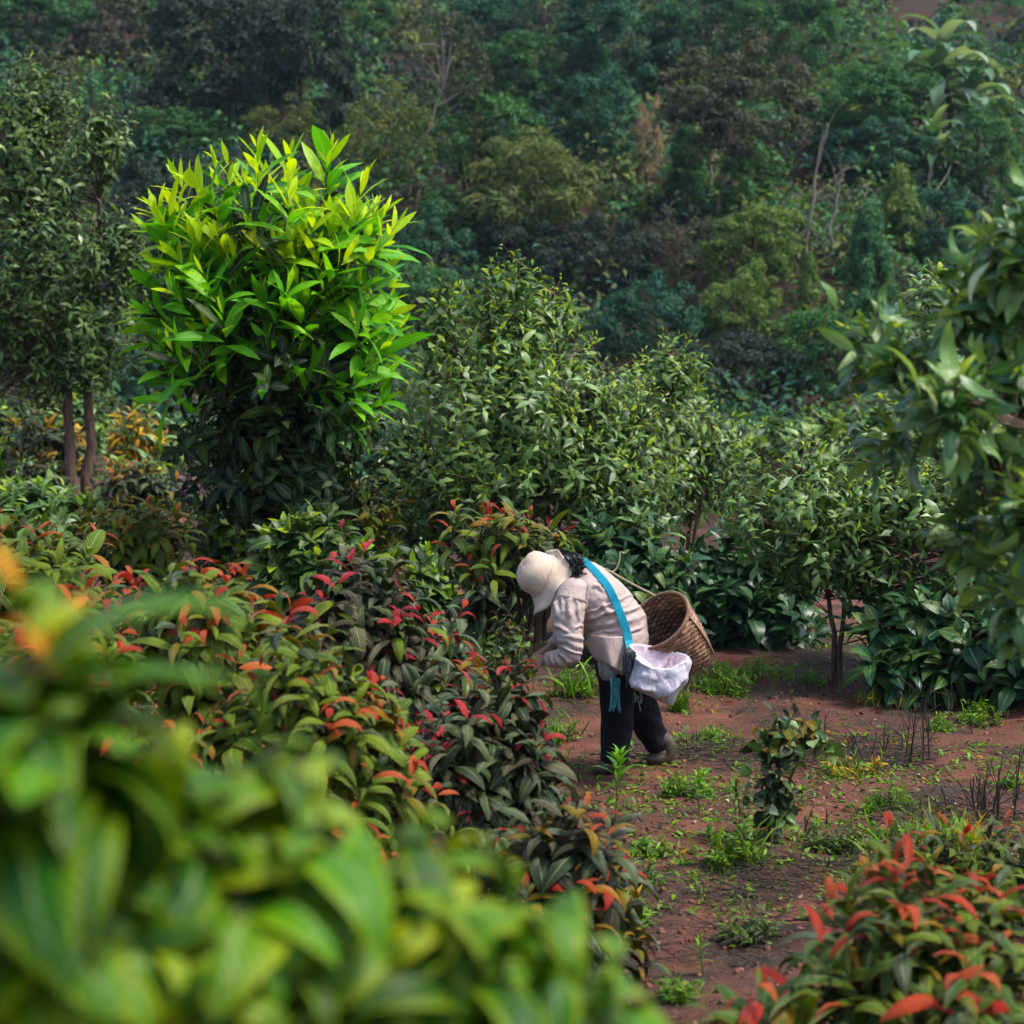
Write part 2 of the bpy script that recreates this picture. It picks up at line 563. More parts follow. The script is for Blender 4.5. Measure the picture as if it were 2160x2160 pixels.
def plant(name, label, cat, base, lobes, shoots, leaf, mats, classes, k=9, L=.17, ang=(25, 100), inter=.02, young=.45,
          up=.6, shell=.35, inner=.5, stems=1, stem_r=.015, stem_mat='bark', n_obj=300, group=None, low=-.35, wid=1.0, stem_top=None,
          stem_pts=None, extra=None, inner_mat=None, twig=True, spread=.05):
    """mats: list of material keys; classes(age, rand, height01) -> index"""
    base = np.asarray(base, float)
    root = thing(name, label, cat, base, group)
    tips, axes = shoot_points(lobes, shoots, up, shell, low)
    if extra is not None:
        tips = np.concatenate([tips, extra[0]]); axes = np.concatenate([axes, extra[1]])
    W = whorl(tips, axes, k, L, ang, inter, young)
    ni = int(shoots * inner)
    nout = len(W['P'])
    if ni > 3:
        ti, ai = shoot_points([(c, np.asarray(r_) * .72) for c, r_ in lobes], ni, .45, .6, -.8)
        Wi = whorl(ti, ai, max(4, k - 2), L * .9, (40, 110), inter, .7)
        Wi['age'] = np.maximum(Wi['age'], .6)
        W = {q: np.concatenate([W[q], Wi[q]]) for q in W}
    n = len(W['P'])
    # keep leaves above the soil
    gl = terrain(W['P'][:, 0], W['P'][:, 1])
    ok = W['P'][:, 2] > gl + .02
    isin = np.arange(n) >= nout
    W = {q: v[ok] for q, v in W.items()}; isin = isin[ok]; n = len(W['P'])
    zz = W['P'][:, 2]
    h01 = (zz - zz.min()) / max(1e-3, zz.max() - zz.min())
    mi = classes(W['age'], rng.random(n), h01).astype(int)
    if inner_mat is not None:
        mi[isin] = inner_mat
    tv = np.clip((rng.random(n) * .7 + W['age'] * .4) * 3, 0, 2.99).astype(int) if leaf not in ('rib', 'fg') else rng.integers(0, 3, n)
    Rm = orient(W['D'], W['U'])
    wd = wid * (1 + .15 * rng.normal(size=n)).clip(.6, 1.4)
    # single leaves that show largest are parts of their own
    chosen = np.zeros(n, bool)
    if n_obj:
        vis, px = visible_rank(W['P'] + nrm(W['D']) * (W['L'] * .4)[:, None], W['L'])
        cand = np.where(vis & (px > 22))[0]
        cand = cand[np.argsort(-px[cand])][:n_obj]
        chosen[cand] = True
        for i in cand:
            o = bpy.data.objects.new('leaf', leaf_mesh(leaf, int(tv[i]), mats[mi[i]]))
            l = W['L'][i]
            m = Rm[i] * np.array([l * wd[i], l, l])[None]
            p = W['P'][i] - base
            o.matrix_basis = Matrix(((m[0, 0], m[0, 1], m[0, 2], p[0]), (m[1, 0], m[1, 1], m[1, 2], p[1]), (m[2, 0], m[2, 1], m[2, 2], p[2]), (0, 0, 0, 1)))
            o.parent = root
            COL.objects.link(o)
    rest = ~chosen
    if rest.sum() > 0:
        s = Soup()
        for v in range(3):
            q = rest & (tv == v)
            if q.sum():
                s.leaves(TL[leaf][v], W['P'][q], Rm[q], W['L'][q], wd[q], mi[q])
        o = s.build('foliage', [M[m] for m in mats], root, origin=base)
        o['kind'] = 'stuff'
    # stems
    cc = np.mean([l[0] for l in lobes], axis=0)
    nodes_all = []
    if stem_pts is None:
        stem_pts = []
        for j in range(max(stems, len(lobes))):
            a = j / max(stems, 1) * 6.28 + .7
            off = np.array([math.cos(a), math.sin(a) * .8, 0]) * spread
            lc, lr = lobes[j % len(lobes)]
            top = np.asarray(lc) + np.array([rng.normal() * .15 * lr[0], rng.normal() * .15 * lr[0], (.25 + .35 * rng.random()) * lr[2]])
            midp = base + (top - base) * np.array([.35, .35, .5]) + off * 1.2 + rng.normal(size=3) * .02
            stem_pts.append([base + off * .4 - np.array([0, 0, .05]), midp, top])
    for sp_ in stem_pts:
        sp_ = np.asarray(sp_, float)
        tt = np.linspace(0, 1, 12)
        ts = np.linspace(0, 1, len(sp_))
        P = np.stack([np.interp(tt, ts, sp_[:, a]) for a in range(3)], -1)
        P[1:-1] = (P[:-2] + P[2:] + P[1:-1]) / 3
        P[1:-1] += rng.normal(size=(10, 3)) * stem_r * .35
        rad = stem_r * np.linspace(1.15, .45, 12); rad[0] *= 1.25
        V, F, uv = tubes(P[None], rad[None], 8)
        link('stem', mesh('stem', V - base, F, M[stem_mat], uv), root)
        nodes_all.append(P)
    if twig and len(tips):
        NA = np.concatenate(nodes_all)
        d2 = ((tips[:, None] - NA[None] - np.array([0, 0, .35 * L / .17])[None, None] * 0) ** 2).sum(-1)
        # prefer nodes lower than the tip
        d2 = d2 * np.where(NA[None, :, 2] > tips[:, None, 2] - .04, 2.5, 1) * (1 + .6 * rng.random(d2.shape))
        st = NA[np.argmin(d2, 1)]
        c = st + (tips - st) * .55 - axes * (np.linalg.norm(tips - st, axis=1) * .22)[:, None]
        P = bez(st, c, tips, 6)
        rr = np.linspace(min(.007, stem_r * .3), max(.0018, min(.003, stem_r * .1)), 6)[None] * np.ones((len(tips), 1))
        V, F, uv = tubes(P, rr, 3)
        o = link('twig', mesh('twig', V - base, F, M[stem_mat], uv), root)
        o['kind'] = 'stuff'
    return root


def lobe(px0, py0, px1, py1, Y, depth=.9, dy=0.0):
    c = pt((px0 + px1) / 2, (py0 + py1) / 2, Y + dy)
    s = ppm(Y + dy)
    rx, rz = abs(px1 - px0) / 2 / s, abs(py1 - py0) / 2 / s
    return (c, (rx, rx * depth, rz))


def on_ground(px, Y, dx=0):
    p = pt(px, 1080, Y)
    return np.array([p[0] + dx, Y, gz(p[0] + dx, Y)])


# ================================================================= STRUCTURE
def warp(a, b, c, d, n1, n2, n3):
    return np.concatenate([a + (b - a) * (1 - np.linspace(1, 0, n1, endpoint=False) ** 1.0) ** 1, np.linspace(b, c, n2, endpoint=False), np.linspace(c, d, n3)])


def geo(a, b, n):
    return a * (b / a) ** (np.arange(1, n + 1) / n)


xs = np.concatenate([-(geo(3.0, 180, 60))[::-1], np.linspace(-3.0, 4.0, 150), 1.0 + geo(3.0, 180, 60)])
ys = np.concatenate([np.linspace(-25, 2, 14, endpoint=False), np.linspace(2, 14.5, 240, endpoint=False), np.linspace(14.5, 32, 70, endpoint=False), np.linspace(32, 110, 110, endpoint=False), np.linspace(110, 380, 24)])
GX, GY = np.meshgrid(xs, ys, indexing='xy')
GZ = terrain(GX.ravel(), GY.ravel())
GV = np.stack([GX.ravel(), GY.ravel(), GZ], -1)
nxg, nyg = len(xs), len(ys)
ii = np.arange(nyg - 1)[:, None] * nxg + np.arange(nxg - 1)[None]
GF = np.stack([ii, ii + 1, ii + 1 + nxg, ii + nxg], -1).reshape(-1, 4)


def ground_mat():
    mat = bpy.data.materials.new('red_soil')
    nt = nodes(mat); L = nt.links
    tc = N(nt, 'ShaderNodeTexCoord')

    def nz(scale, det=6, rough=.6):
        n = N(nt, 'ShaderNodeTexNoise'); n.inputs['Scale'].default_value = scale; n.inputs['Detail'].default_value = det; n.inputs['Roughness'].default_value = rough
        L.new(tc.outputs['Object'], n.inputs[0]); return n.outputs[0]
    a, b, c, d = nz(1.1), nz(7), nz(45, 4), nz(160, 3)
    soil = ramp(nt, b, [(.3, (.085, .034, .022)), (.5, (.15, .055, .036)), (.7, (.21, .088, .058))])
    litter = ramp(nt, c, [(.3, (.018, .013, .011)), (.55, (.05, .034, .026)), (.75, (.11, .08, .058))])
    f = ramp(nt, math_n(nt, 'ADD', math_n(nt, 'MULTIPLY', a, .72), math_n(nt, 'MULTIPLY', b, .28)), [(.43, (0, 0, 0)), (.56, (1, 1, 1))])
    col = mixc(nt, f, soil, litter)
    spk = ramp(nt, d, [(.62, (0, 0, 0)), (.7, (1, 1, 1))])
    col = mixc(nt, math_n(nt, 'MULTIPLY', spk, .6), col, (.045, .03, .022))
    spk2 = ramp(nt, nz(210, 2), [(.68, (0, 0, 0)), (.74, (1, 1, 1))])
    col = mixc(nt, math_n(nt, 'MULTIPLY', spk2, .6), col, (.27, .2, .15))
    at = N(nt, 'ShaderNodeAttribute', attribute_name='rnd')
    hill = ramp(nt, nz(.35), [(.35, (.018, .016, .011)), (.5, (.034, .022, .016)), (.68, (.05, .022, .017))])
    col = mixc(nt, at.outputs['Fac'], col, hill)
    bs = N(nt, 'ShaderNodeBsdfPrincipled'); bs.inputs['Roughness'].default_value = .95; bs.inputs['Specular IOR Level'].default_value = .15
    L.new(col, bs.inputs['Base Color'])
    bp = N(nt, 'ShaderNodeBump'); bp.inputs['Strength'].default_value = .8; bp.inputs['Distance'].default_value = .03
    L.new(math_n(nt, 'ADD', c, math_n(nt, 'MULTIPLY', d, .4)), bp.inputs['Height']); L.new(bp.outputs[0], bs.inputs['Normal'])
    out = N(nt, 'ShaderNodeOutputMaterial'); L.new(bs.outputs[0], out.inputs[0])
    return mat


M['soil'] = ground_mat()
g = link('ground', mesh('ground', GV, GF, M['soil'], None, None, np.clip((GY.ravel() - 20) / 15, 0, 1)))
g['kind'] = 'structure'
g['label'] = 'red earth floor of the plantation with the hillside rising behind'


# ================================================================= FAR HILLSIDE
def crown_mesh(seed, n_clump=26, per=110, leaf=.26, shape='round', T=None):
    r = np.random.default_rng(seed)
    s = Soup()
    T = T or diamond(.5, .12)
    d = nrm(r.normal(size=(n_clump, 3)))
    rad = .35 + .62 * r.random(n_clump) ** .5
    rad *= 1 + .22 * np.sin(d[:, 0] * 3 + seed) * np.cos(d[:, 2] * 4 + seed * 2)
    C = d * rad[:, None]
    if shape == 'cone':
        C[:, 2] = r.random(n_clump) * 2 - 1
        wd = (1.05 - (C[:, 2] + 1) / 2) * .85
        C[:, :2] = d[:, :2] * wd[:, None]
    if shape == 'flat':
        C[:, 2] = C[:, 2] * .8 + .1
    P, D, U = [], [], []
    for c in C:
        k = int(per * (.6 + .8 * r.random()))
        q = nrm(r.normal(size=(k, 3)))
        q[:, 2] = np.abs(q[:, 2]) * 1.1 - .4
        cr = .12 + .15 * r.random()
        P.append(c + q * np.array([cr, cr, cr * (.8 + .5 * r.random())]) * (.5 + .55 * r.random((k, 1))))
        nn = nrm(q + np.array([0, 0, .5]) + r.normal(size=(k, 3)) * .35)
        t = nrm(np.cross(nn, r.normal(size=(k, 3))) - np.array([0, 0, .45]))
        D.append(t); U.append(nn)
    P = np.concatenate(P); D = np.concatenate(D); U = np.concatenate(U)
    n = len(P)
    V, F, uv = place(T, P, orient(D, U), leaf * .28 * (.7 + .6 * r.random(n)))
    s.add(V, F, uv, 0, np.repeat((np.repeat(r.random(len(C)), 1)[np.minimum(np.arange(n) * len(C) // n, len(C) - 1)] * .5 + r.random(n) * .5), len(T[0])))
    # limbs
    me = (np.concatenate(s.V), np.concatenate(s.F), np.concatenate(s.uv), np.concatenate(s.rn))
    return mesh('crown_leaves', me[0], me[1], M['far_green'], me[2], None, me[3], True), C


CROWNS = [crown_mesh(100 + i, 85, 115, .27, sh) for i, sh in enumerate(['round', 'round', 'cone', 'flat', 'round', 'cone', 'round', 'flat'])]
SPARSE = [crown_mesh(200 + i, 60, 55, .25, 'round') for i in range(3)]
DROOP = [crown_mesh(300 + i, 70, 95, .55, sh, diamond(.2, .08)) for i, sh in enumerate(['cone', 'round'])]


def far_tree(label, px, py, rx, ry, mat, var=0, kind='dense', trunk_px=None, drop=None, cat='tree', name='hillside_tree', bark='bark', trunk=True, yoff=0):
    """px,py,rx,ry: crown in photograph pixels; stands where its foot meets the hill"""
    rx, ry = rx * 1.22, ry * 1.22
    foot_py = py + ry + (drop if drop is not None else ry * .2)
    g0 = ground(trunk_px or px, foot_py)
    Y = g0[1] + yoff
    c = pt(px, py, Y)
    s = ppm(Y)
    base = np.array([g0[0], Y, gz(g0[0], Y)])
    root = thing(name, label, cat, base, 'trees and shrubs on the far hillside')
    me, C = {'dense': CROWNS, 'sparse': SPARSE, 'droop': DROOP}[kind][var]
    o = link('crown', me, root)
    ex, ez = rx / s / 1.05, ry / s / 1.05
    o.location = [float(v) for v in (c - base)]
    o.scale = (ex, (ex + min(ex, ez)) * .5, ez)
    o.rotation_euler = (0, 0, float(rng.random() * 6.28))
    o.material_slots[0].link = 'OBJECT'
    o.material_slots[0].material = M[mat]
    if trunk:
        top = c + np.array([0, 0, ez * .45])
        mid = (base + top) / 2 + rng.normal(size=3) * np.array([.18, .1, .05])
        tt = np.linspace(0, 1, 9)
        P = bez((base - [0, 0, .3])[None], mid[None], top[None], 9)
        hgt = top[2] - base[2]
        rr = np.linspace(1, .3, 9)[None] * max(.06, hgt * .016)
        V, F, uv = tubes(P, rr, 7)
        link('trunk', mesh('trunk', V - base, F, M[bark], uv), root)
        # limbs
        m = 9
        a = P[0][rng.integers(4, 8, m)]
        e = c + nrm(rng.normal(size=(m, 3))) * np.array([ex, ex, ez]) * .75
        B = bez(a, (a + e) / 2 + [0, 0, .15 * ez], e, 5)
        V, F, uv = tubes(B, np.linspace(1, .3, 5)[None] * np.full((m, 1), max(.025, hgt * .006)), 4)
        lo = link('limb', mesh('limb', V - base, F, M[bark], uv), root)
        lo['kind'] = 'stuff'
    return root


FT = [
    # label, px, py, rx, ry, mat, var, kind, extra
    ('mid green tree cut off by the top left corner of the photo', 55, 40, 120, 75, 'far_green', 0, 'dense', {}),
    ('big dusky brown-green tree filling the hillside above the lime tree', 470, 130, 190, 140, 'far_dark', 1, 'dense', {'drop': 10}),
    ('dusky tree at the top edge, left of the big dark one', 265, 60, 130, 90, 'far_brown', 4, 'dense', {}),
    ('low fresh green bush between the dark left tree and the lime tree', 390, 285, 120, 60, 'far_green', 3, 'dense', {'cat': 'bush', 'name': 'hillside_bush', 'drop': 4}),
    ('dark tree directly above the top of the lime tree', 640, 130, 110, 150, 'far_dark', 6, 'dense', {}),
    ('small olive bush touching the top of the lime tree', 600, 270, 90, 60, 'far_olive', 0, 'sparse', {'cat': 'bush', 'name': 'hillside_bush', 'drop': 4}),
    ('green tree hanging into the top edge left of the bare grey stems', 745, 40, 80, 70, 'far_green', 4, 'dense', {}),
    ('thin grey-brown dry tree with bare stems, upper middle left', 930, 130, 95, 130, 'far_brown', 0, 'sparse', {'bark': 'bark_pale', 'drop': 110}),
    ('olive brown shrub below the bare grey stems', 820, 290, 100, 110, 'far_olive', 1, 'sparse', {}),
    ('olive shrub just right of the lime tree crown', 885, 420, 80, 70, 'far_brown', 2, 'sparse', {}),
    ('grey-green tree at the top edge, centre of the photo', 1030, 60, 90, 80, 'far_blue', 0, 'dense', {}),
    ('green tree below the grey-green one at the top centre', 1080, 150, 90, 70, 'far_green', 1, 'dense', {}),
    ('dusky brown tree at the top edge right of centre', 1150, 70, 70, 90, 'far_dark', 1, 'sparse', {}),
    ('broad blue-green tree at the top edge, right of centre', 1290, 80, 130, 110, 'far_blue', 4, 'dense', {}),
    ('wide blue-green crown at the top edge, left of the brown bank', 1490, 70, 130, 110, 'far_blue', 6, 'dense', {}),
    ('deep green dome at the top edge beside the brown earth bank', 1665, 70, 95, 110, 'far_green', 0, 'dense', {'drop': 20}),
    ('rounded green tree in the middle of the hillside, left of the dry vine', 1260, 260, 90, 90, 'far_blue', 1, 'dense', {}),
    ('dense green tree above the tip of the central bush', 1010, 280, 110, 90, 'far_green', 6, 'dense', {}),
    ('drooping green shrub with brown top, above the central bush', 1130, 410, 140, 110, 'far_olive', 1, 'droop', {}),
    ('low green thicket right of the lime tree and left of the central bush tip', 960, 470, 110, 70, 'far_green', 7, 'dense', {'cat': 'bush', 'name': 'hillside_bush', 'drop': 4}),
    ('tan dry creeper column hanging in the middle of the hillside', 1368, 300, 30, 85, 'far_dry', 2, 'sparse', {'cat': 'creeper', 'name': 'dry_creeper', 'drop': 5}),
    ('green tree right of the tan creeper', 1445, 360, 70, 80, 'far_green', 2, 'dense', {}),
    ('tall brownish tree on a pale straight trunk, right of centre', 1560, 220, 140, 110, 'far_brown', 6, 'dense', {'bark': 'bark_pale', 'trunk_px': 1500, 'drop': 150}),
    ('green bush at the foot of the pale straight trunk', 1590, 410, 80, 75, 'far_green', 1, 'dense', {'drop': 10}),
    ('wide spreading leafy green tree beside the banana plants', 1830, 210, 140, 90, 'far_green', 3, 'dense', {'drop': 60}),
    ('shaded green tree below the spreading one, left of the lower banana', 1840, 320, 110, 80, 'far_blue', 7, 'dense', {'drop': 20}),
    ('yellow-green conical tree below the bananas', 1895, 450, 75, 85, 'far_lime', 0, 'droop', {'drop': 15}),
    ('yellow-green round tree right of centre above the dark thicket', 1580, 530, 95, 85, 'far_lime', 1, 'dense', {'drop': 10}),
    ('grey-brown twiggy shrub left of the yellow-green round tree', 1430, 520, 105, 80, 'far_brown', 1, 'sparse', {}),
    ('dark green thicket right of the central bush tip', 1270, 560, 110, 100, 'far_dark', 7, 'dense', {'drop': 4}),
    ('bright yellow-green bush in front of the dark thicket, right of centre', 1570, 660, 90, 80, 'far_lime', 6, 'dense', {'cat': 'bush', 'name': 'hillside_bush', 'drop': 10}),
    ('slim yellow-green sapling standing left of the feathery green tree', 1705, 640, 45, 90, 'far_lime', 2, 'dense', {'drop': 30}),
    ('feathery green bamboo-like tree above the right bushes', 1830, 580, 90, 130, 'far_green', 0, 'droop', {'drop': 30}),
    ('greyish green bush right of the feathery tree', 1985, 480, 85, 75, 'far_blue', 4, 'dense', {}),
    ('green tree at the right edge below the bananas', 2080, 330, 85, 100, 'far_green', 4, 'dense', {}),
    ('narrow yellow-tinged tree at the right edge by the earth bank', 2120, 250, 40, 60, 'far_olive', 2, 'dense', {}),
    ('dark mass of low trees at the foot of the hill, right of centre', 1560, 780, 170, 85, 'far_dark', 3, 'dense', {'drop': 0}),
    ('dark green bush at the foot of the hill behind the central bush', 1370, 700, 110, 100, 'far_blue', 0, 'dense', {'drop': 0}),
    ('green bush at the foot of the hill above the right bushes', 1760, 760, 110, 100, 'far_green', 1, 'dense', {'drop': 0}),
    ('low rust-brown shrub at the foot of the hill, right of the central bush', 1510, 850, 60, 30, 'far_rust', 0, 'sparse', {'cat': 'bush', 'name': 'hillside_bush', 'drop': 2, 'trunk': False}),
    ('green bush behind the left shoulder of the central bush', 880, 640, 100, 90, 'far_green', 3, 'dense', {'drop': 4}),
    ('shaded bush behind the right edge of the lime tree', 900, 540, 90, 80, 'far_blue', 6, 'dense', {'drop': 4}),
    ('dark shrub behind the top of the central bush', 1110, 540, 110, 70, 'far_dark', 0, 'dense', {'drop': 4}),
    ('small dark tree on the brown bank at the top right corner', 2050, 50, 40, 50, 'far_green', 1, 'sparse', {}),
    ('green tree behind the trunks of the dark left tree', 330, 480, 120, 130, 'far_dark', 4, 'dense', {'drop': 4}),
    ('blue-green bush in the gap between left tree and lime tree', 300, 800, 90, 70, 'far_blue', 3, 'dense', {'drop': 4}),
]
for (lab, px, py, rx, ry, mt, var, kd, ex) in FT:
    far_tree(lab, px, py, rx, ry, mt, var, kd, **ex)

# bare pale trunks leaning on the slope
for lab, pts in [
    ('pale leaning bare trunk with a fork, right of the hillside centre', [(1690, 560), (1715, 400), (1745, 260)]),
    ('thin pale leaning bare trunk, right of the forked one', [(1735, 560), (1760, 430), (1790, 355)]),
    ('straight thin pale trunk under the lower banana plant', [(1955, 530), (1960, 440), (1962, 350)]),
    ('slender pale trunk standing behind the green bush, right of the creeper', [(1497, 470), (1500, 330), (1512, 180)]),
    ('grey crooked bare stem on the upper left hillside', [(865, 400), (905, 270), (960, 110)]),
]:
    g0 = ground(*pts[0])
    P = np.array([pt(x, y, g0[1] - .8) for x, y in pts])
    P[0] = g0 - [0, .8, .2]
    root = thing('bare_trunk', lab, 'trunk', g0, 'bare pale trunks on the hillside')
    Q = bez(P[:1], (2 * P[1] - .5 * P[0] - .5 * P[2])[None], P[2:], 12)
    Q[0, 1:-1] += rng.normal(size=(10, 3)) * .03
    V, F, uv = tubes(Q, np.linspace(.055, .022, 12)[None], 7)
    link('trunk', mesh('trunk', V - g0, F, M['bark_pale'], uv), root)
    a = Q[0][[5, 7, 9]]
    e = a + rng.normal(size=(3, 3)) * [.7, .3, .2] + [0, 0, 1.1]
    V, F, uv = tubes(bez(a, (a + e) / 2 + rng.normal(size=(3, 3)) * .1, e, 5), np.linspace(.02, .007, 5)[None] * np.ones((3, 1)), 5)
    o = link('limb', mesh('limb', V - g0, F, M['bark_pale'], uv), root)

# banana plants
BT = [leaf_tmpl(8, 4, .24, d, .35, .55, .03, .4, .8) for d in (1.2, 1.7, 2.2)]
for lab, bx, by, tx, ty, nl, Lp in [
    ('tall banana plant with pale arching leaves, topmost at upper right', 2010, 330, 1985, 120, 28, 150),
    ('banana plant leaning over the earth bank, right of the tall one', 2060, 340, 2050, 190, 26, 140),
    ('lower banana plant hanging below the tall one at upper right', 1990, 420, 1975, 300, 20, 115),
]:
    g0 = ground(bx, by)
    Y = g0[1] - .5
    base = np.array([g0[0], Y, gz(g0[0], Y)])
    top = pt(tx, ty, Y)
    Lm = Lp / ppm(Y)
    root = thing('banana_plant', lab, 'banana plant', base, 'banana plants at the upper right')
    V, F, uv = tubes(bez(base[None] - [0, 0, .2], ((base + top) / 2 + [.1, 0, 0])[None], top[None], 8), np.linspace(.16, .07, 8)[None], 8)
    link('pseudostem', mesh('pseudostem', V - base, F, M['stem_green'], uv), root)
    az = np.arange(nl) * GOLD + rng.random()
    el = np.linspace(1.3, -.3, nl) + rng.normal(size=nl) * .12
    for i in range(nl):
        rd = np.array([math.cos(az[i]), math.sin(az[i]), 0])
        D = math.cos(el[i]) * rd + math.sin(el[i]) * np.array([0, 0, 1.])
        U = math.cos(el[i]) * np.array([0, 0, 1.]) - math.sin(el[i]) * rd
        V, F, uv = place(BT[i % 3], (top - [0, 0, .05 * i])[None], orient(D[None], U[None]), Lm * (.8 + .35 * rng.random()))
        mk = 'far_rust' if i == nl - 1 and 'tall' in lab else ('far_lime' if i == 0 else 'far_banana')
        link('leaf', mesh('banana_leaf', V - base, F, M[mk], uv, None, np.full(len(V), rng.random())), root)

# undergrowth that covers the slope as one mass
s = Soup()
UG = ['far_green', 'far_olive', 'far_brown', 'far_dark', 'far_blue', 'far_lime']
T = diamond(.5, .12)
cnt = 0
for k in range(2600):
    y = 31 + 77 * rng.random() ** 1.15
    x = (rng.random() - .5) * (SC * y * 1.5)
    X_, Y_, _ = project(np.array([[x, y, gz(x, y)]]))
    if X_[0] > 1800 and Y_[0] < 330 and rng.random() < .4:
        continue
    if 1700 < X_[0] <= 1800 and Y_[0] < 120 and rng.random() < .3:
        continue
    sz = (.6 + 1.5 * rng.random() ** 1.6) * (.55 + .45 * min(1, (y - 30) / 30))
    k2 = int(82 * (.6 + sz * .7))
    q = nrm(rng.normal(size=(k2, 3))); q[:, 2] = np.abs(q[:, 2])
    c = np.array([x, y, gz(x, y)])
    P = c + q * np.array([sz, sz, sz * (.8 + .6 * rng.random())]) * (.45 + .6 * rng.random((k2, 1)))
    nn = nrm(q + [0, -.1, .5] + rng.normal(size=(k2, 3)) * .4)
    D = nrm(np.cross(nn, rng.normal(size=(k2, 3))) - [0, 0, .4])
    mi = rng.choice(6, p=[.26, .17, .17, .22, .16, .02])
    s.leaves(T, P, orient(D, nn), (.003 + .0024 * rng.random(k2)) * (y + 8), 1.0, np.full(k2, mi))
o = s.build('hillside_undergrowth', [M[m] for m in UG])
o['kind'] = 'stuff'
o['label'] = 'tangled undergrowth covering the far hillside'
o['category'] = 'undergrowth'

# ================================================================= MIDDLE DISTANCE PLANTS
def cls(*bounds):
    """bounds: list of (age limit, prob, idx); falls through to the last idx"""
    def f(age, r, h):
        out = np.full(len(age), bounds[-1])
        done = np.zeros(len(age), bool)
        for lim, p, i in bounds[:-1]:
            q = (~done) & (age <= lim) & (r < p)
            out[q] = i; done |= q
        return out
    return f


# dark tree at the far left, on two trunks
b = on_ground(165, 20)
plant('broadleaf_tree', 'tall dark green tree on two slim brown trunks at the left edge', 'tree', b,
      [lobe(-120, 330, 300, 760, 20), lobe(-130, 170, 230, 520, 20), lobe(-40, 95, 190, 330, 20), lobe(60, 560, 330, 840, 20), lobe(-200, 520, 120, 840, 20), lobe(150, 190, 290, 380, 20), lobe(190, 400, 340, 640, 20), lobe(-30, 640, 250, 850, 20)],
      900, 'long', ['olive_dark', 'sage', 'sage_tip'], lambda a, r, h: np.where(r < .04 * (a < .3), 2, np.where(r < .08 + .25 * (h > .7), 1, 0)),
      k=9, L=.16, ang=(40, 115), inter=.035, up=.4, shell=.45, inner=.8, inner_mat=0, stem_r=.058, stem_mat='bark_red', low=-.9,
      stem_pts=[[pt(162, 1095, 20), pt(150, 950, 20), pt(140, 800, 20), pt(110, 560, 20), pt(80, 300, 20)],
                [pt(178, 1095, 20.1), pt(186, 950, 20.1), pt(190, 800, 20.1), pt(200, 620, 20.1), pt(210, 420, 20.1)]])

# lime tree
Yl = 13.0
b = on_ground(545, Yl)
ex_t, ex_a = [], []
for (x, y, dx, dz) in [(300, 655, -.7, .3), (330, 560, -.6, .5), (330, 760, -.8, .35), (810, 730, .7, .5), (820, 600, .8, .3), (805, 520, .7, .5), (700, 300, .1, 1), (540, 310, 0, 1),
                       (610, 320, .1, 1), (480, 340, -.1, 1), (370, 370, -.4, .9), (770, 380, .3, .9), (640, 620, .1, .9), (690, 660, .3, .8), (800, 850, .7, .3), (690, 345, .2, 1), (430, 650, -.3, .6), (580, 680, 0, .8), (300, 840, -.9, .0), (360, 700, -.7, .2), (420, 760, -.4, .6), (830, 660, .9, .3), (790, 780, .6, .6), (760, 900, .6, .4), (660, 760, .2, .8), (500, 640, -.1, .9), (310, 480, -.6, .6), (840, 470, .6, .7)]:
    ex_t.append(pt(x, y, Yl - .25 + rng.normal() * .2)); ex_a.append(nrm(np.array([dx, -.25 + rng.normal() * .2, dz])))
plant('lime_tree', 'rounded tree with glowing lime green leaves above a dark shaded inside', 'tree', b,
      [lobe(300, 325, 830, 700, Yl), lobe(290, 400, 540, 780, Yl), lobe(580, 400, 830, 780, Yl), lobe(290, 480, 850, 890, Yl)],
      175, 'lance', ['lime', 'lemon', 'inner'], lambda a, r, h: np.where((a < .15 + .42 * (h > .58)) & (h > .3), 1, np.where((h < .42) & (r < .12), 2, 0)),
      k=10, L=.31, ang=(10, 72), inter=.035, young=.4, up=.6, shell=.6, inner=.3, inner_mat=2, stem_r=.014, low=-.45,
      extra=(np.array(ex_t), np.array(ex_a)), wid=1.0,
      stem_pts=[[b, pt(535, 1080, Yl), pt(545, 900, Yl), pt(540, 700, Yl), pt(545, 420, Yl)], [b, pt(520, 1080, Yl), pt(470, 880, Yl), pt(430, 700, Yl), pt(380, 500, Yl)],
                [b, pt(550, 1080, Yl), pt(570, 900, Yl + .1), pt(620, 740, Yl), pt(690, 420, Yl)], [b + [.1, 0, 0], pt(640, 1080, Yl + .2), pt(660, 920, Yl), pt(710, 780, Yl), pt(780, 560, Yl)]])
# the shaded skirt of the lime tree: small leaves on the same stems, shade painted into their dark colour
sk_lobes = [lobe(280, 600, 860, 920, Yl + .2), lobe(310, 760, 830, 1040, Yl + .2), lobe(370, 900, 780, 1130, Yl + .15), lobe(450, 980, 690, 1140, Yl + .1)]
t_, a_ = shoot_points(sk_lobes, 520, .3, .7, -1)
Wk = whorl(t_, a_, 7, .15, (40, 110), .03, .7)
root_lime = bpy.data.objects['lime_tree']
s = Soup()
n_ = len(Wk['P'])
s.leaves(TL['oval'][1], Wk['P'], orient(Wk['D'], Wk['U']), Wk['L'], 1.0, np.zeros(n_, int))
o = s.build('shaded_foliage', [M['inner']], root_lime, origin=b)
o['kind'] = 'stuff'

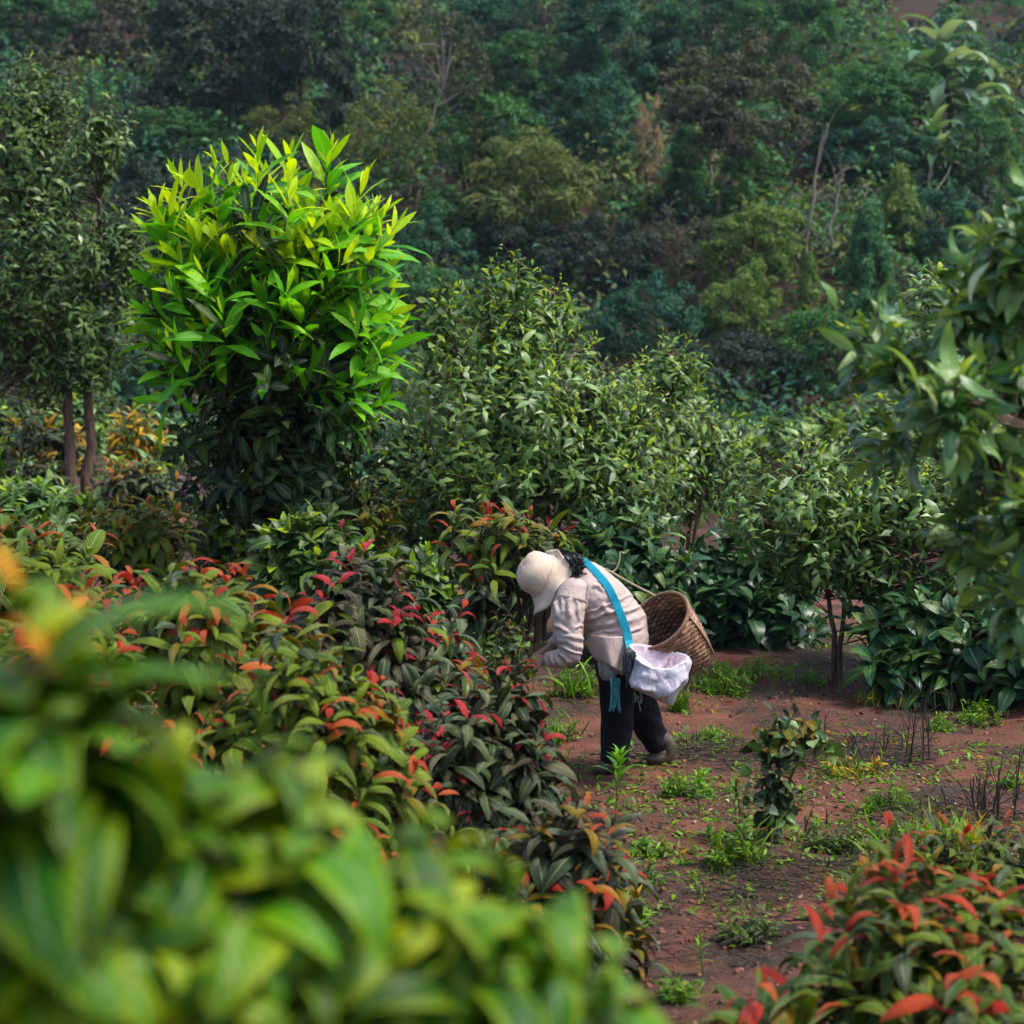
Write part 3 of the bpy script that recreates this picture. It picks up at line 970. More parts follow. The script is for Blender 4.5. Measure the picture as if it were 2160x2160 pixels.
# central bush
Yc = 14.0
b = on_ground(1120, Yc)
plant('leafy_bush', 'tall sage green glossy bush in the middle, behind the bent picker', 'bush', b,
      [lobe(960, 540, 1210, 860, Yc), lobe(1030, 505, 1140, 640, Yc), lobe(790, 610, 1390, 1150, Yc), lobe(830, 740, 1420, 1180, Yc), lobe(780, 860, 1060, 1250, Yc), lobe(1180, 780, 1500, 1200, Yc), lobe(960, 545, 1110, 700, Yc), lobe(850, 640, 1000, 800, Yc), lobe(1100, 580, 1260, 720, Yc), lobe(880, 570, 980, 680, Yc), lobe(1180, 740, 1320, 900, Yc)],
      1150, 'long', ['sage', 'sage_tip', 'olive_dark'], lambda a, r, h: np.where((a < .4) & (h > .3) & (r < .55), 1, np.where(r > .9 - .4 * (h < .3), 2, 0)),
      k=9, L=.13, ang=(35, 112), inter=.032, up=.42, shell=.7, inner=.2, inner_mat=2, stems=4, stem_r=.022, spread=.22, low=-.9, wid=1.05)
b = on_ground(1440, 15.5)
plant('leafy_bush', 'slender sage green bush poking up right of the central bush', 'bush', b,
      [lobe(1340, 680, 1510, 880, 15.5), lobe(1300, 800, 1560, 1150, 15.5), lobe(1400, 850, 1600, 1050, 15.5)],
      340, 'long', ['sage', 'sage_tip', 'olive_dark'], lambda a, r, h: np.where((a < .35) & (h > .4) & (r < .5), 1, np.where(r > .8, 2, 0)),
      k=9, L=.13, ang=(35, 112), inter=.032, up=.42, shell=.7, inner=.2, inner_mat=2, stems=3, stem_r=.02, spread=.15, low=-.9, wid=1.05)
b = on_ground(850, 16)
plant('leafy_bush', 'dark green bush half hidden behind the lime tree and the central bush', 'bush', b,
      [lobe(740, 860, 960, 1150, 16), lobe(780, 980, 940, 1230, 16)],
      120, 'oval', ['forest', 'sage'], cls((1, .25, 1), 0), k=8, L=.19, inner=.6, inner_mat=0, stems=2, stem_r=.02, low=-.9)

# red tipped bush right behind the hat
Yf = 11.0
b = on_ground(1075, Yf)
plant('red_tipped_bush', 'small bush with orange-red tips directly behind the sun hat', 'bush', b,
      [lobe(915, 1040, 1190, 1290, Yf), lobe(930, 1150, 1120, 1360, Yf), lobe(1060, 1080, 1220, 1260, Yf)],
      48, 'rib', ['rib_green', 'rib_bronze', 'rib_red', 'rib_dark'], lambda a, r, h: np.where((a < .22) & (h > .4) & (r < .7), 2, np.where((a < .45) & (r < .45) & (h > .4), 1, np.where(h < .45, 3, 0))),
      k=9, L=.21, ang=(25, 115), inter=.02, up=.62, shell=.45, inner=.9, inner_mat=3, stems=2, stem_r=.022, low=-.5, group='red-tipped bushes')

# right middle tree on a forked trunk
Yh = 12.3
gh = ground(1762, 1440)
Yh = gh[1]
plant('leafy_tree', 'broad green tree on a thin forked reddish trunk, right of the basket', 'tree', gh,
      [lobe(1480, 900, 1900, 1200, Yh), lobe(1720, 870, 2140, 1180, Yh), lobe(1560, 1050, 1960, 1270, Yh), lobe(1950, 980, 2250, 1300, Yh)],
      720, 'long', ['sage', 'sage_tip', 'olive_dark'], lambda a, r, h: np.where((a < .3) & (h > .4) & (r < .45), 1, np.where(r > .8 - .4 * (h < .4), 2, 0)),
      k=9, L=.122, ang=(35, 112), inter=.03, up=.42, shell=.7, inner=.2, inner_mat=2, stem_r=.018, stem_mat='bark_red', low=-.9, wid=1.1,
      stem_pts=[[gh, pt(1758, 1340, Yh), pt(1750, 1250, Yh), pt(1742, 1150, Yh), pt(1680, 1000, Yh)], [gh + [.02, 0, 0], pt(1774, 1330, Yh), pt(1784, 1250, Yh), pt(1790, 1150, Yh), pt(1850, 980, Yh)]])
b = on_ground(1600, 13.8)
plant('dark_bush', 'dark blue-green bush behind the basket, left of the forked trunk', 'bush', b,
      [lobe(1430, 1090, 1740, 1330, 13.8), lobe(1470, 1200, 1740, 1420, 13.6)],
      170, 'oval', ['forest', 'teal', 'weed'], cls((.5, .25, 1), (.2, .06, 2), 0), k=9, L=.19, inner=.8, inner_mat=0, stems=3, stem_r=.02, low=-.9, spread=.15)
b = on_ground(1930, 11.8)
plant('dark_bush', 'deep shaded green bush at the right edge, right of the forked trunk', 'bush', b,
      [lobe(1800, 1200, 2120, 1460, 11.8), lobe(1990, 1220, 2300, 1500, 11.5), lobe(1820, 1330, 2050, 1500, 11.6)],
      200, 'oval', ['forest', 'teal', 'olive_dark'], cls((.4, .25, 1), (1, .4, 2), 0), k=9, L=.2, inner=.8, inner_mat=0, stems=4, stem_r=.02, low=-.9, spread=.25)
b = on_ground(1290, 13.2)
plant('dark_bush', 'shaded green bush behind the bent back of the picker', 'bush', b,
      [lobe(1180, 1060, 1460, 1330, 13.2), lobe(1230, 1180, 1480, 1420, 13.0)],
      140, 'oval', ['forest', 'sage', 'olive_dark'], cls((.4, .35, 1), (1, .4, 2), 0), k=9, L=.18, inner=.7, inner_mat=0, stems=3, stem_r=.02, low=-.9, spread=.15)
# sprig bush behind the near right branches
b = on_ground(2010, 12.6)
plant('leafy_bush', 'tall green sprig with curled leaves left of the near blurred branches', 'bush', b,
      [lobe(1890, 545, 2010, 720, 12.6), lobe(1900, 650, 2120, 900, 12.6), lobe(1930, 780, 2250, 1150, 12.6)],
      85, 'rib', ['sage', 'sage_tip', 'teal'], lambda a, r, h: np.where((a < .5) & (r < .6), 1, np.where(r > .75, 2, 0)),
      k=9, L=.17, ang=(25, 100), inter=.02, up=.55, inner=.4, stems=2, stem_r=.018, low=-.9)
# near right branches, out of focus
Yr = 5.0
b = np.array([1.62, 5.1, gz(1.62, 5.1)])
plant('leafy_tree', 'near tree with large glossy blue-green leaves reaching in from the right edge', 'tree', b,
      [lobe(x0, y0, x1, y1, Yr + dy_) for x0, y0, x1, y1, dy_ in [(2020, 430, 2260, 560, 0), (1950, 560, 2230, 700, .2), (1810, 700, 1990, 800, .3), (1900, 760, 2120, 900, -.2), (2040, 690, 2300, 860, .1),
       (1960, 900, 2200, 1010, .2), (2080, 980, 2300, 1130, -.1), (1960, 1080, 2150, 1190, .2), (2050, 1180, 2280, 1330, 0), (1770, 640, 1900, 740, .5), (1830, 840, 1960, 950, .4)]],
      200, 'long_near', ['teal', 'sage_tip', 'sage'], lambda a, r, h: np.where((a < .4) & (r < .3), 1, np.where(r > .55, 2, 0)),
      k=8, L=.12, ang=(35, 112), inter=.024, up=.35, shell=.9, inner=0, stem_r=.014, low=-.9, wid=1.1,
      stem_pts=[[b, pt(2330, 1250, Yr + .1), pt(2300, 1100, Yr), pt(2150, 1060, Yr)], [b, pt(2320, 1150, Yr + .1), pt(2280, 950, Yr), pt(2080, 860, Yr)], [b + [.03, 0, 0], pt(2330, 1000, Yr), pt(2260, 750, Yr), pt(2160, 600, Yr)]])

# mid-distance low bushes in the dip
for lab, x0, y0, x1, y1, Y, m in [
    ('pale green low bush in the dip behind the right tree', 1560, 850, 1800, 1000, 24, 'sage'),
    ('yellowish low bush behind the near blurred branches', 1760, 800, 2000, 980, 22, 'sage'),
    ('mid green low bush in the dip right of the central bush', 1440, 860, 1620, 1000, 26, 'teal'),
    ('green shrub behind the trunks of the dark left tree', 30, 800, 250, 960, 27, 'sage'),
    ('leafy green shrub between the left trunks and the lime tree', 230, 870, 430, 1010, 25, 'teal'),
    ('shaded low bush seen under the right side of the lime tree', 590, 930, 800, 1120, 18, 'teal'),
    ('dark low bush seen under the left side of the lime tree', 360, 900, 560, 1100, 19, 'olive_dark'),
    ('dull green bush filling the ground right of the two trunks', 180, 960, 420, 1120, 22, 'sage'),
    ('low green bush at the foot of the two trunks, left edge', -80, 1010, 220, 1140, 16.5, 'sage'),
    ('shaded bush filling the gap left of the hat-side bush', 790, 1150, 960, 1340, 12.2, 'olive_dark'),
    ('low dark green bush between the lime tree stems and the crimson bush', 540, 1070, 770, 1270, 12.0, 'olive_dark'),
    ('dark bush at the left edge behind the two trunks', -60, 800, 120, 1040, 24, 'olive_dark'),
]:
    b = on_ground((x0 + x1) / 2, Y)
    plant('low_bush', lab, 'bush', b, [lobe(x0, y0, x1, y1, Y), lobe(x0 + 30, (y0 + y1) / 2, x1 - 30, y1 + 60, Y)], 130, 'oval', [m, 'sage_tip', 'olive_dark'],
          cls((.35, .35, 1), (1, .45, 2), 0), k=8, L=.2, inner=.6, inner_mat=2, stems=2, stem_r=.025, low=-.9, n_obj=150)

# left understorey
for lab, x0, y0, x1, y1, Y, mats, fn, lf, Ls in [
    ('shaggy bush with drooping rust-tipped leaves left of the two trunks', 0, 850, 180, 1010, 21, ['rib_dark', 'rib_bronze', 'straw'], lambda a, r, h: np.where((a < .35) & (r < .6), 2, np.where((a < .6) & (r < .6), 1, 0)), 'long', .24),
    ('dark drooping bush with rusty tips right of the two trunks', 200, 965, 380, 1080, 17, ['rib_dark', 'rib_bronze', 'rib_red'], lambda a, r, h: np.where((a < .2) & (r < .4), 2, np.where((a < .45) & (r < .6), 1, 0)), 'rib', .2),
    ('bush with orange-brown curled tips in front of the two trunks', 170, 1040, 400, 1180, 14, ['rib_green', 'rib_bronze', 'rib_dark'], lambda a, r, h: np.where((a < .5) & (r < .75), 1, np.where(h < .4, 2, 0)), 'rib', .2),
    ('greyish drooping shrub at the left edge behind the red tips', 10, 960, 130, 1060, 18, ['plum', 'rib_dark', 'sage'], cls((1, .4, 0), (1, .8, 1), 2), 'long', .2),
    ('purple-grey dry shrub left of the lime tree stems', 370, 960, 470, 1060, 18, ['purple_dry', 'rib_dark', 'plum'], cls((1, .6, 0), (1, .8, 1), 2), 'long', .14),
    ('dry yellow plume shrub left of the lime tree', 230, 850, 350, 980, 23, ['straw', 'rib_bronze', 'sage'], cls((1, .5, 0), (1, .7, 1), 2), 'long', .22),
    ('small red-tipped bush between the lime tree and the central bush', 690, 1010, 860, 1120, 13.5, ['rib_dark', 'rib_green', 'rib_bronze'], cls((.4, .4, 2), (1, .5, 1), 0), 'rib', .18),
    ('green shrub at the foot of the lime tree', 380, 1030, 640, 1180, 14.5, ['weed_dull', 'inner', 'weed'], cls((.4, .35, 2), (1, .6, 0), 1), 'oval', .16),
]:
    b = on_ground((x0 + x1) / 2, Y)
    plant('understorey_bush', lab, 'bush', b, [lobe(x0, y0, x1, y1, Y), lobe(x0 + 20, (y0 + y1) / 2, x1 - 20, y1 + 70, Y)], 60, lf, mats, fn,
          k=10, L=Ls, ang=(25, 115), inner=.7, stems=2, stem_r=.018, low=-.6, up=.6, n_obj=200)

# ================================================================= NEAR RED-TIPPED HEDGE
def redcls(p_red=.75, p_br=.5, dark=.4):
    def f(a, r, h):
        return np.where((a < .18) & (h > .3) & (r < p_red * 1.05), 2, np.where((a < .45) & (r < p_br), 1, np.where((h < dark * .5) | (r > .93), 3, 0)))
    return f


RB = ['rib_green', 'rib_bronze', 'rib_red', 'rib_dark']
PB = ['plum', 'rib_green', 'crimson', 'rib_dark']
for lab, lob, Y, n, mats, fn, L in [
    ('olive red-tipped bush at the left edge, farthest back of the hedge', [(-220, 1050, 330, 1500), (-200, 1200, 400, 1800)], 7.2, 60, RB, redcls(.75, .3), .18),
    ('red-tipped bush left of the middle of the hedge, orange tips crowded on top', [(220, 1120, 640, 1600), (200, 1300, 700, 1900)], 6.5, 62, RB, redcls(.85, .35), .18),
    ('dark plum bush with crimson young leaves, topmost right of the hedge', [(600, 1100, 930, 1500), (640, 1250, 1010, 1800)], 7.4, 62, PB, redcls(.75, .4, .2), .18),
    ('olive bush with coral tips beside the yellow sprig at the left edge', [(-200, 1200, 330, 1700), (-200, 1400, 400, 2000)], 5.6, 60, RB, redcls(.8, .35), .18),
    ('olive bush of thick ribbed leaves in the middle of the hedge', [(460, 1270, 860, 1700), (450, 1400, 950, 2000)], 5.9, 62, RB, redcls(.45, .3), .18),
    ('shaded bush with grey-green leaves and red buds nearest the legs of the picker', [(840, 1370, 1190, 1800), (800, 1480, 1260, 2000)], 6.7, 66, ['rib_dark', 'plum', 'crimson', 'rib_dark'], redcls(.6, .5, .3), .17),
    ('low bush with rusty hanging leaves at the right end of the hedge', [(1020, 1640, 1340, 2000), (1000, 1780, 1400, 2200)], 6.1, 52, ['rib_dark', 'rib_bronze', 'rib_red', 'plum'], redcls(.5, .6, .35), .17),
    ('dark red-tipped bush in the gap below the sun hat', [(800, 1270, 1060, 1550), (830, 1380, 1100, 1750)], 8.0, 44, ['rib_dark', 'rib_bronze', 'rib_red', 'olive_dark'], redcls(.6, .35, .5), .17),
]:
    x0, y0, x1, y1 = lob[0]
    b = on_ground((x0 + x1) / 2, Y)
    plant('red_tipped_bush', lab, 'bush', b, [lobe(*q, Y) for q in lob], n, 'rib', mats, fn, k=14, L=L * 1.12, ang=(52, 126), inter=.018, up=.66, shell=.4,
          inner=.9, inner_mat=0 if mats is RB else 3, stems=4, stem_r=.010, low=-.3, spread=.12, group='red-tipped bushes', wid=1.0)

gp = ground(1090, 1520)
plant('twiggy_bush', 'low twiggy bush with tiny olive leaves that the picker reaches into', 'bush', gp + [0, -.1, 0],
      [lobe(985, 1280, 1150, 1480, 9.55), lobe(960, 1370, 1140, 1560, 9.5)],
      150, 'oval', ['olive_dark', 'weed_dull', 'rib_bronze', 'rib_dark'], lambda a, r, h: np.where(r < .4, 0, np.where(r < .65, 1, np.where(r < .75, 2, 3))),
      k=6, L=.055, ang=(30, 100), inter=.02, young=.6, up=.4, shell=.9, inner=.3, stems=6, stem_r=.007, low=-1, spread=.08)

# bottom right bushes
b = np.array([1.02, 4.25, gz(1.02, 4.25)])
plant('red_tipped_bush', 'near red-tipped bush with long ribbed green leaves in the bottom right corner', 'bush', b,
      [lobe(1590, 1830, 2330, 2450, 4.3), lobe(1720, 1790, 2200, 2200, 4.4), lobe(1400, 2030, 1800, 2500, 4.1)],
      72, 'rib', ['rib_deep', 'rib_bronze', 'rib_red', 'rib_dark'], redcls(.62, .15, .1), k=14, L=.22, ang=(50, 124), inter=.02, up=.66, shell=.4, inner=.8, inner_mat=0, stems=4, stem_r=.012, low=-.2,
      spread=.12, group='red-tipped bushes', wid=.85)
gd = ground(2000, 1950)
plant('red_tipped_bush', 'low dull bush with a few orange tips behind the bottom right bush', 'bush', gd,
      [lobe(1820, 1700, 2080, 1990, gd[1]), lobe(1980, 1720, 2260, 2010, gd[1] - .1)],
      60, 'rib', ['rib_green', 'rib_bronze', 'rib_red', 'rib_dark'], redcls(.4, .55, .5), k=9, L=.15, ang=(25, 118), inter=.018, up=.6, shell=.4, inner=.8, inner_mat=3, stems=3,
      stem_r=.01, low=-.3, group='red-tipped bushes')
gs = ground(1630, 1775)
plant('sapling', 'small dark heart-leaved sapling standing alone on the red soil', 'sapling', gs,
      [lobe(1565, 1475, 1720, 1640, gs[1]), lobe(1570, 1560, 1700, 1790, gs[1]), lobe(1670, 1490, 1760, 1580, gs[1])],
      52, 'heart', ['rib_dark', 'olive_dark', 'rib_bronze', 'sage'], lambda a, r, h: np.where((a < .3) & (h > .6) & (r < .6), 2, np.where(r < .25, 1, np.where(r > .8, 3, 0))),
      k=5, L=.075, ang=(40, 120), inter=.03, young=.6, up=.4, shell=.9, inner=.3, stems=2, stem_r=.009, low=-.9, spread=.02)

# blurred foreground bush
b = np.array([-.33, 1.5, gz(-.33, 1.5)])
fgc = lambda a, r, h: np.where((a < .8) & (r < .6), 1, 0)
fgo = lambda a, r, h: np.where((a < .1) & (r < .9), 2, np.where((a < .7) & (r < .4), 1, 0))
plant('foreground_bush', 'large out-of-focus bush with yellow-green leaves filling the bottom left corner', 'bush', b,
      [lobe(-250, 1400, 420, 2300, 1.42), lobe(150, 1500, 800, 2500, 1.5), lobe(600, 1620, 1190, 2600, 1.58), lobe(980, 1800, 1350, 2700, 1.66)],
      70, 'fg', ['fg_green', 'fg_sunlit', 'fg_orange'], fgc, k=9, L=.135, ang=(60, 126), inter=.016, up=.6, shell=.45, inner=.9, inner_mat=0, stems=4,
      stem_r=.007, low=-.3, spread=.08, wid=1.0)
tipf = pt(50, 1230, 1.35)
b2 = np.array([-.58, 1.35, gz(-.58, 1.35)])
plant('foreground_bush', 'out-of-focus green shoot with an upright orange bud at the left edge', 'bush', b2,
      [lobe(-120, 1330, 160, 1560, 1.35)], 6, 'fg', ['fg_green', 'fg_sunlit', 'fg_orange'], fgo, k=8, L=.145, ang=(30, 105), inter=.016, up=.7, inner=.3, stems=1, stem_r=.008,
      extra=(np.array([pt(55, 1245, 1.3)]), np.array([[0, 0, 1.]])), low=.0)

# ================================================================= PERSON
YP = 9.9


def W3(cx, cy, dy=0.0):
    return pt(1020 + cx / 3.578, 1100 + cy / 3.578, YP + dy)


CM = 1 / (3.578 * ppm(YP))      # metres per crop pixel


def loft(pts, ra, rb, side=(0, 1, 0), n=20, cap=True):
    """closed tube with elliptical rings: ra in the bending plane, rb along side"""
    pts = np.asarray(pts, float); m0 = len(pts)
    m = (m0 - 1) * 5 + 1
    t0 = np.arange(m0); t = np.linspace(0, m0 - 1, m)

    def cat(v):
        v = np.asarray(v, float)
        out = []
        for tt in t:
            i = min(int(tt), m0 - 2); f = tt - i
            p0, p1, p2, p3 = v[max(i - 1, 0)], v[i], v[i + 1], v[min(i + 2, m0 - 1)]
            out.append(.5 * (2 * p1 + (p2 - p0) * f + (2 * p0 - 5 * p1 + 4 * p2 - p3) * f * f + (3 * p1 - p0 - 3 * p2 + p3) * f ** 3))
        return np.array(out)
    P, A, B = cat(pts), cat(ra), cat(rb)
    if cap:
        T0, T1 = nrm(P[0] - P[1]), nrm(P[-1] - P[-2])
        e = np.array([.35, .75, .95, 1.0]) ; sn = np.sqrt(1 - e[::-1] ** 2)
        P = np.concatenate([[P[0] + T0 * A[0] * k for k in (.62, .45, .25)], P, [P[-1] + T1 * A[-1] * k for k in (.25, .45, .62)]])
        A = np.concatenate([[A[0] * .25, A[0] * .68, A[0] * .9], A, [A[-1] * .9, A[-1] * .68, A[-1] * .25]])
        B = np.concatenate([[B[0] * .25, B[0] * .68, B[0] * .9], B, [B[-1] * .9, B[-1] * .68, B[-1] * .25]])
    T = nrm(np.gradient(P, axis=0))
    S = np.asarray(side, float) - T * (T @ np.asarray(side, float))[:, None]
    S = nrm(S); Nn = np.cross(S, T)
    a = np.arange(n) / n * 2 * math.pi
    V = P[:, None] + A[:, None, None] * np.cos(a)[None, :, None] * Nn[:, None] + B[:, None, None] * np.sin(a)[None, :, None] * S[:, None]
    k = len(P)
    idx = np.arange(k * n).reshape(k, n); nx = np.roll(idx, -1, 1)
    F = [list(map(int, f)) for f in np.stack([idx[:-1], nx[:-1], nx[1:], idx[1:]], -1).reshape(-1, 4)]
    F.append([int(v) for v in idx[0][::-1]]); F.append([int(v) for v in idx[-1]])
    return V.reshape(-1, 3), F


def ball(c, r, n=14):
    r = np.broadcast_to(np.asarray(r, float), (3,))
    th = np.linspace(0, math.pi, n)[1:-1]; ph = np.arange(2 * n) / (2 * n) * 2 * math.pi
    V = np.stack([np.sin(th)[:, None] * np.cos(ph), np.sin(th)[:, None] * np.sin(ph), np.cos(th)[:, None] + 0 * ph], -1).reshape(-1, 3)
    k, w = n - 2, 2 * n
    idx = np.arange(k * w).reshape(k, w); nx = np.roll(idx, -1, 1)
    F = [list(map(int, f)) for f in np.stack([idx[:-1], idx[1:], nx[1:], nx[:-1]], -1).reshape(-1, 4)]
    V = np.concatenate([V, [[0, 0, 1], [0, 0, -1]]])
    for i in range(w):
        F.append([k * w, int(idx[0, i]), int(nx[0, i])]); F.append([k * w + 1, int(nx[-1, i]), int(idx[-1, i])])
    return np.asarray(c) + V * r, F


def fuse(name, shapes, voxel, smooth, mat, parent, origin, disp=None):
    """union of closed shapes as one continuous smooth surface"""
    V, F, n = [], [], 0
    for v, f in shapes:
        V.append(v); F += [[i + n for i in q] for q in f]; n += len(v)
    me = bpy.data.meshes.new('tmp'); me.from_pydata(np.concatenate(V).tolist(), [], F)
    ob = bpy.data.objects.new('tmp', me); COL.objects.link(ob)
    md = ob.modifiers.new('r', 'REMESH'); md.mode = 'VOXEL'; md.voxel_size = voxel
    if smooth:
        ms = ob.modifiers.new('s', 'SMOOTH'); ms.factor = .5; ms.iterations = smooth
    dg = bpy.context.evaluated_depsgraph_get()
    res = bpy.data.meshes.new_from_object(ob.evaluated_get(dg), depsgraph=dg)
    bpy.data.objects.remove(ob); bpy.data.meshes.remove(me)
    k = len(res.vertices)
    co = np.empty(k * 3, np.float32); res.vertices.foreach_get('co', co); co = co.reshape(-1, 3).astype(float)
    if disp is not None:
        no = np.empty(k * 3, np.float32); res.vertices.foreach_get('normal', no); no = no.reshape(-1, 3).astype(float)
        co = co + no * disp(co, no)[:, None]
    world_co = co.copy()
    res.vertices.foreach_set('co', (co - np.asarray(origin)).astype(np.float32).ravel())
    res.name = name
    res.materials.clear(); res.materials.append(mat)
    res.polygons.foreach_set('use_smooth', np.ones(len(res.polygons), bool))
    res.update()
    o = link(name, res, parent)
    return o, world_co


def cloth_mat(name, a, b, rough=.85, weave=900, fold=.5, scale=9):
    mat = bpy.data.materials.new(name)
    nt = nodes(mat); L = nt.links
    tc = N(nt, 'ShaderNodeTexCoord')
    n1 = N(nt, 'ShaderNodeTexNoise'); n1.inputs['Scale'].default_value = scale; n1.inputs['Detail'].default_value = 6
    n1.inputs['Distortion'].default_value = .6
    L.new(tc.outputs['Object'], n1.inputs[0])
    col = ramp(nt, n1.outputs[0], [(.32, a), (.62, b)])
    bs = N(nt, 'ShaderNodeBsdfPrincipled'); bs.inputs['Roughness'].default_value = rough; bs.inputs['Specular IOR Level'].default_value = .2
    bs.inputs['Sheen Weight'].default_value = 0.0
    L.new(col, bs.inputs['Base Color'])
    n2 = N(nt, 'ShaderNodeTexNoise'); n2.inputs['Scale'].default_value = weave; n2.inputs['Detail'].default_value = 1
    L.new(tc.outputs['Object'], n2.inputs[0])
    mp = N(nt, 'ShaderNodeMapping'); mp.inputs['Scale'].default_value = (1.0, 1.0, .45); mp.inputs['Rotation'].default_value = (0, .6, 0)
    L.new(tc.outputs['Object'], mp.inputs[0])
    n3 = N(nt, 'ShaderNodeTexNoise'); n3.inputs['Scale'].default_value = 22; n3.inputs['Detail'].default_value = 3; n3.inputs['Distortion'].default_value = 1.2
    L.new(mp.outputs[0], n3.inputs[0])
    h = math_n(nt, 'ADD', math_n(nt, 'MULTIPLY', n3.outputs[0], 1.0), math_n(nt, 'MULTIPLY', n2.outputs[0], .06))
    bp = N(nt, 'ShaderNodeBump'); bp.inputs['Strength'].default_value = fold; bp.inputs['Distance'].default_value = .03
    L.new(h, bp.inputs['Height']); L.new(bp.outputs[0], bs.inputs['Normal'])
    out = N(nt, 'ShaderNodeOutputMaterial'); L.new(bs.outputs[0], out.inputs[0])
    return mat


M['jacket'] = cloth_mat('pale_pink_cotton', (.32, .246, .225), (.385, .305, .28), fold=.28)
M['hat'] = cloth_mat('cream_cotton', (.43, .33, .25), (.51, .405, .315), fold=.15, scale=14)
M['trousers'] = cloth_mat('black_cotton', (.002, .002, .004), (.005, .005, .009), fold=.5)
M['shirt'] = cloth_mat('grey_patterned_cotton', (.12, .12, .12), (.30, .31, .31), fold=.6, scale=60)
M['strap'] = cloth_mat('turquoise_cloth', (.008, .22, .32), (.012, .29, .40), fold=.15, scale=40)
M['bagcloth'] = cloth_mat('charcoal_striped_cloth', (.012, .013, .018), (.09, .10, .115), fold=.4, scale=110)
M['teal_thread'] = cloth_mat('teal_thread', (.03, .16, .19), (.09, .26, .30), fold=.2, scale=40)
M['sack'] = cloth_mat('white_woven_plastic', (.40, .375, .43), (.49, .46, .52), rough=.5, fold=.7, scale=12)
M['sack_in'] = cloth_mat('pinkish_sack_lining', (.44, .30, .34), (.52, .46, .51), rough=.6, fold=.6, scale=14)
M['boot'] = simple_mat('muddy_olive_rubber', (.02, .016, .011), (.085, .065, .042), 14, .6, .3)
M['skin'] = simple_mat('tanned_skin', (.20, .10, .065), (.27, .145, .095), 8, .55, .1, spec=.4)
M['hair'] = simple_mat('black_hair', (.004, .004, .006), (.016, .014, .014), 60, .4, .3, (1, 1, 1), .004, spec=.5)
M['rope'] = simple_mat('jute_rope', (.28, .22, .14), (.45, .38, .27), 120, .9, .8, (1, 1, 1), .004)
M['eye'] = simple_mat('dark_eye', (.01, .008, .006), (.03, .02, .015), 30, .2, 0)
M['lip'] = simple_mat('lip_skin', (.20, .06, .05), (.26, .09, .07), 20, .5, .1)

foot = W3(1000, 1850)
PO = np.array([foot[0], YP, gz(foot[0], YP)])
person = thing('person', 'person bending forward in pale pink jacket, cream sun hat and black trousers', 'person', PO)

# hat frame
HA = nrm(np.array([-.84, -.30, .45]))
hc = W3(452, 412, -.02)
FD = nrm(np.array([-.45, -.05, -.89]) - HA * (np.array([-.45, -.05, -.89]) @ HA))   # where the face looks
SD = np.cross(HA, FD)

# --- body: one continuous surface (mostly hidden by clothes)
sh_l, el_l, wr_l = W3(680, 560, -.16), W3(668, 985, -.24), W3(478, 1035, -.20)
sh_r, el_r, wr_r = W3(690, 560, .16), W3(640, 880, .22), W3(500, 950, .10)
shapes = [loft([W3(640, 440), W3(750, 500), W3(860, 600), W3(960, 740), W3(1010, 900), W3(1010, 1080)], [.055, .085, .10, .105, .11, .10], [.06, .14, .145, .13, .14, .14]),
          loft([W3(650, 440), W3(560, 440)], [.05, .05], [.05, .05]),
          ball(hc - HA * .005 + FD * .01, .092), ball(hc + FD * .045 - HA * .065, .058), ball(hc + FD * .055 - HA * .03, .06),
          loft([hc + FD * .085 - HA * .01, hc + FD * .118 - HA * .055], [.010, .016], [.010, .016], SD),       # nose
          loft([hc + FD * .08 - HA * .085 - SD * .022, hc + FD * .092 - HA * .087, hc + FD * .08 - HA * .085 + SD * .022], [.008, .011, .008], [.008, .011, .008], HA),
          ball(hc - HA * .045 + SD * .088 - FD * .01, (.014, .012, .028)), ball(hc - HA * .045 - SD * .088 - FD * .01, (.014, .012, .028)),
          loft([sh_l, el_l, wr_l], [.055, .042, .028], [.055, .042, .028]), loft([sh_r, el_r, wr_r], [.055, .042, .028], [.055, .042, .028]),
          loft([W3(1000, 1050, -.08), W3(1010, 1450, -.09), W3(985, 1790, -.09)], [.085, .06, .042], [.085, .06, .042]),
          loft([W3(1040, 1050, .09), W3(1215, 1450, .10), W3(1350, 1740, .10)], [.085, .06, .042], [.085, .06, .042])]


def hand(w, d, up, flip):
    """palm plus five bent fingers closing on a twig; d = pointing direction"""
    d = nrm(np.asarray(d)); up = nrm(np.asarray(up) - d * (np.asarray(up) @ d)); sd = np.cross(d, up) * flip
    out = [loft([w - d * .02, w + d * .03, w + d * .085], [.017, .017, .014], [.026, .040, .040], sd)]
    for i, (off, ln) in enumerate([(-.030, .060), (-.010, .072), (.010, .068), (.030, .052)]):
        r0 = w + d * .082 + sd * off
        k1 = r0 + d * ln * .55 - up * ln * .18
        k2 = k1 + d * ln * .25 - up * ln * .45
        k3 = k2 - d * ln * .12 - up * ln * .35
        out.append(loft([r0 - d * .02, k1, k2, k3], [.0092, .0086, .0078, .0066], [.0092, .0086, .0078, .0066], sd, 10))
    t0 = w + d * .025 - sd * .034
    out.append(loft([t0, t0 + d * .03 - sd * .022 - up * .012, t0 + d * .058 - sd * .020 - up * .030], [.013, .0105, .008], [.013, .0105, .008], up, 10))
    return out


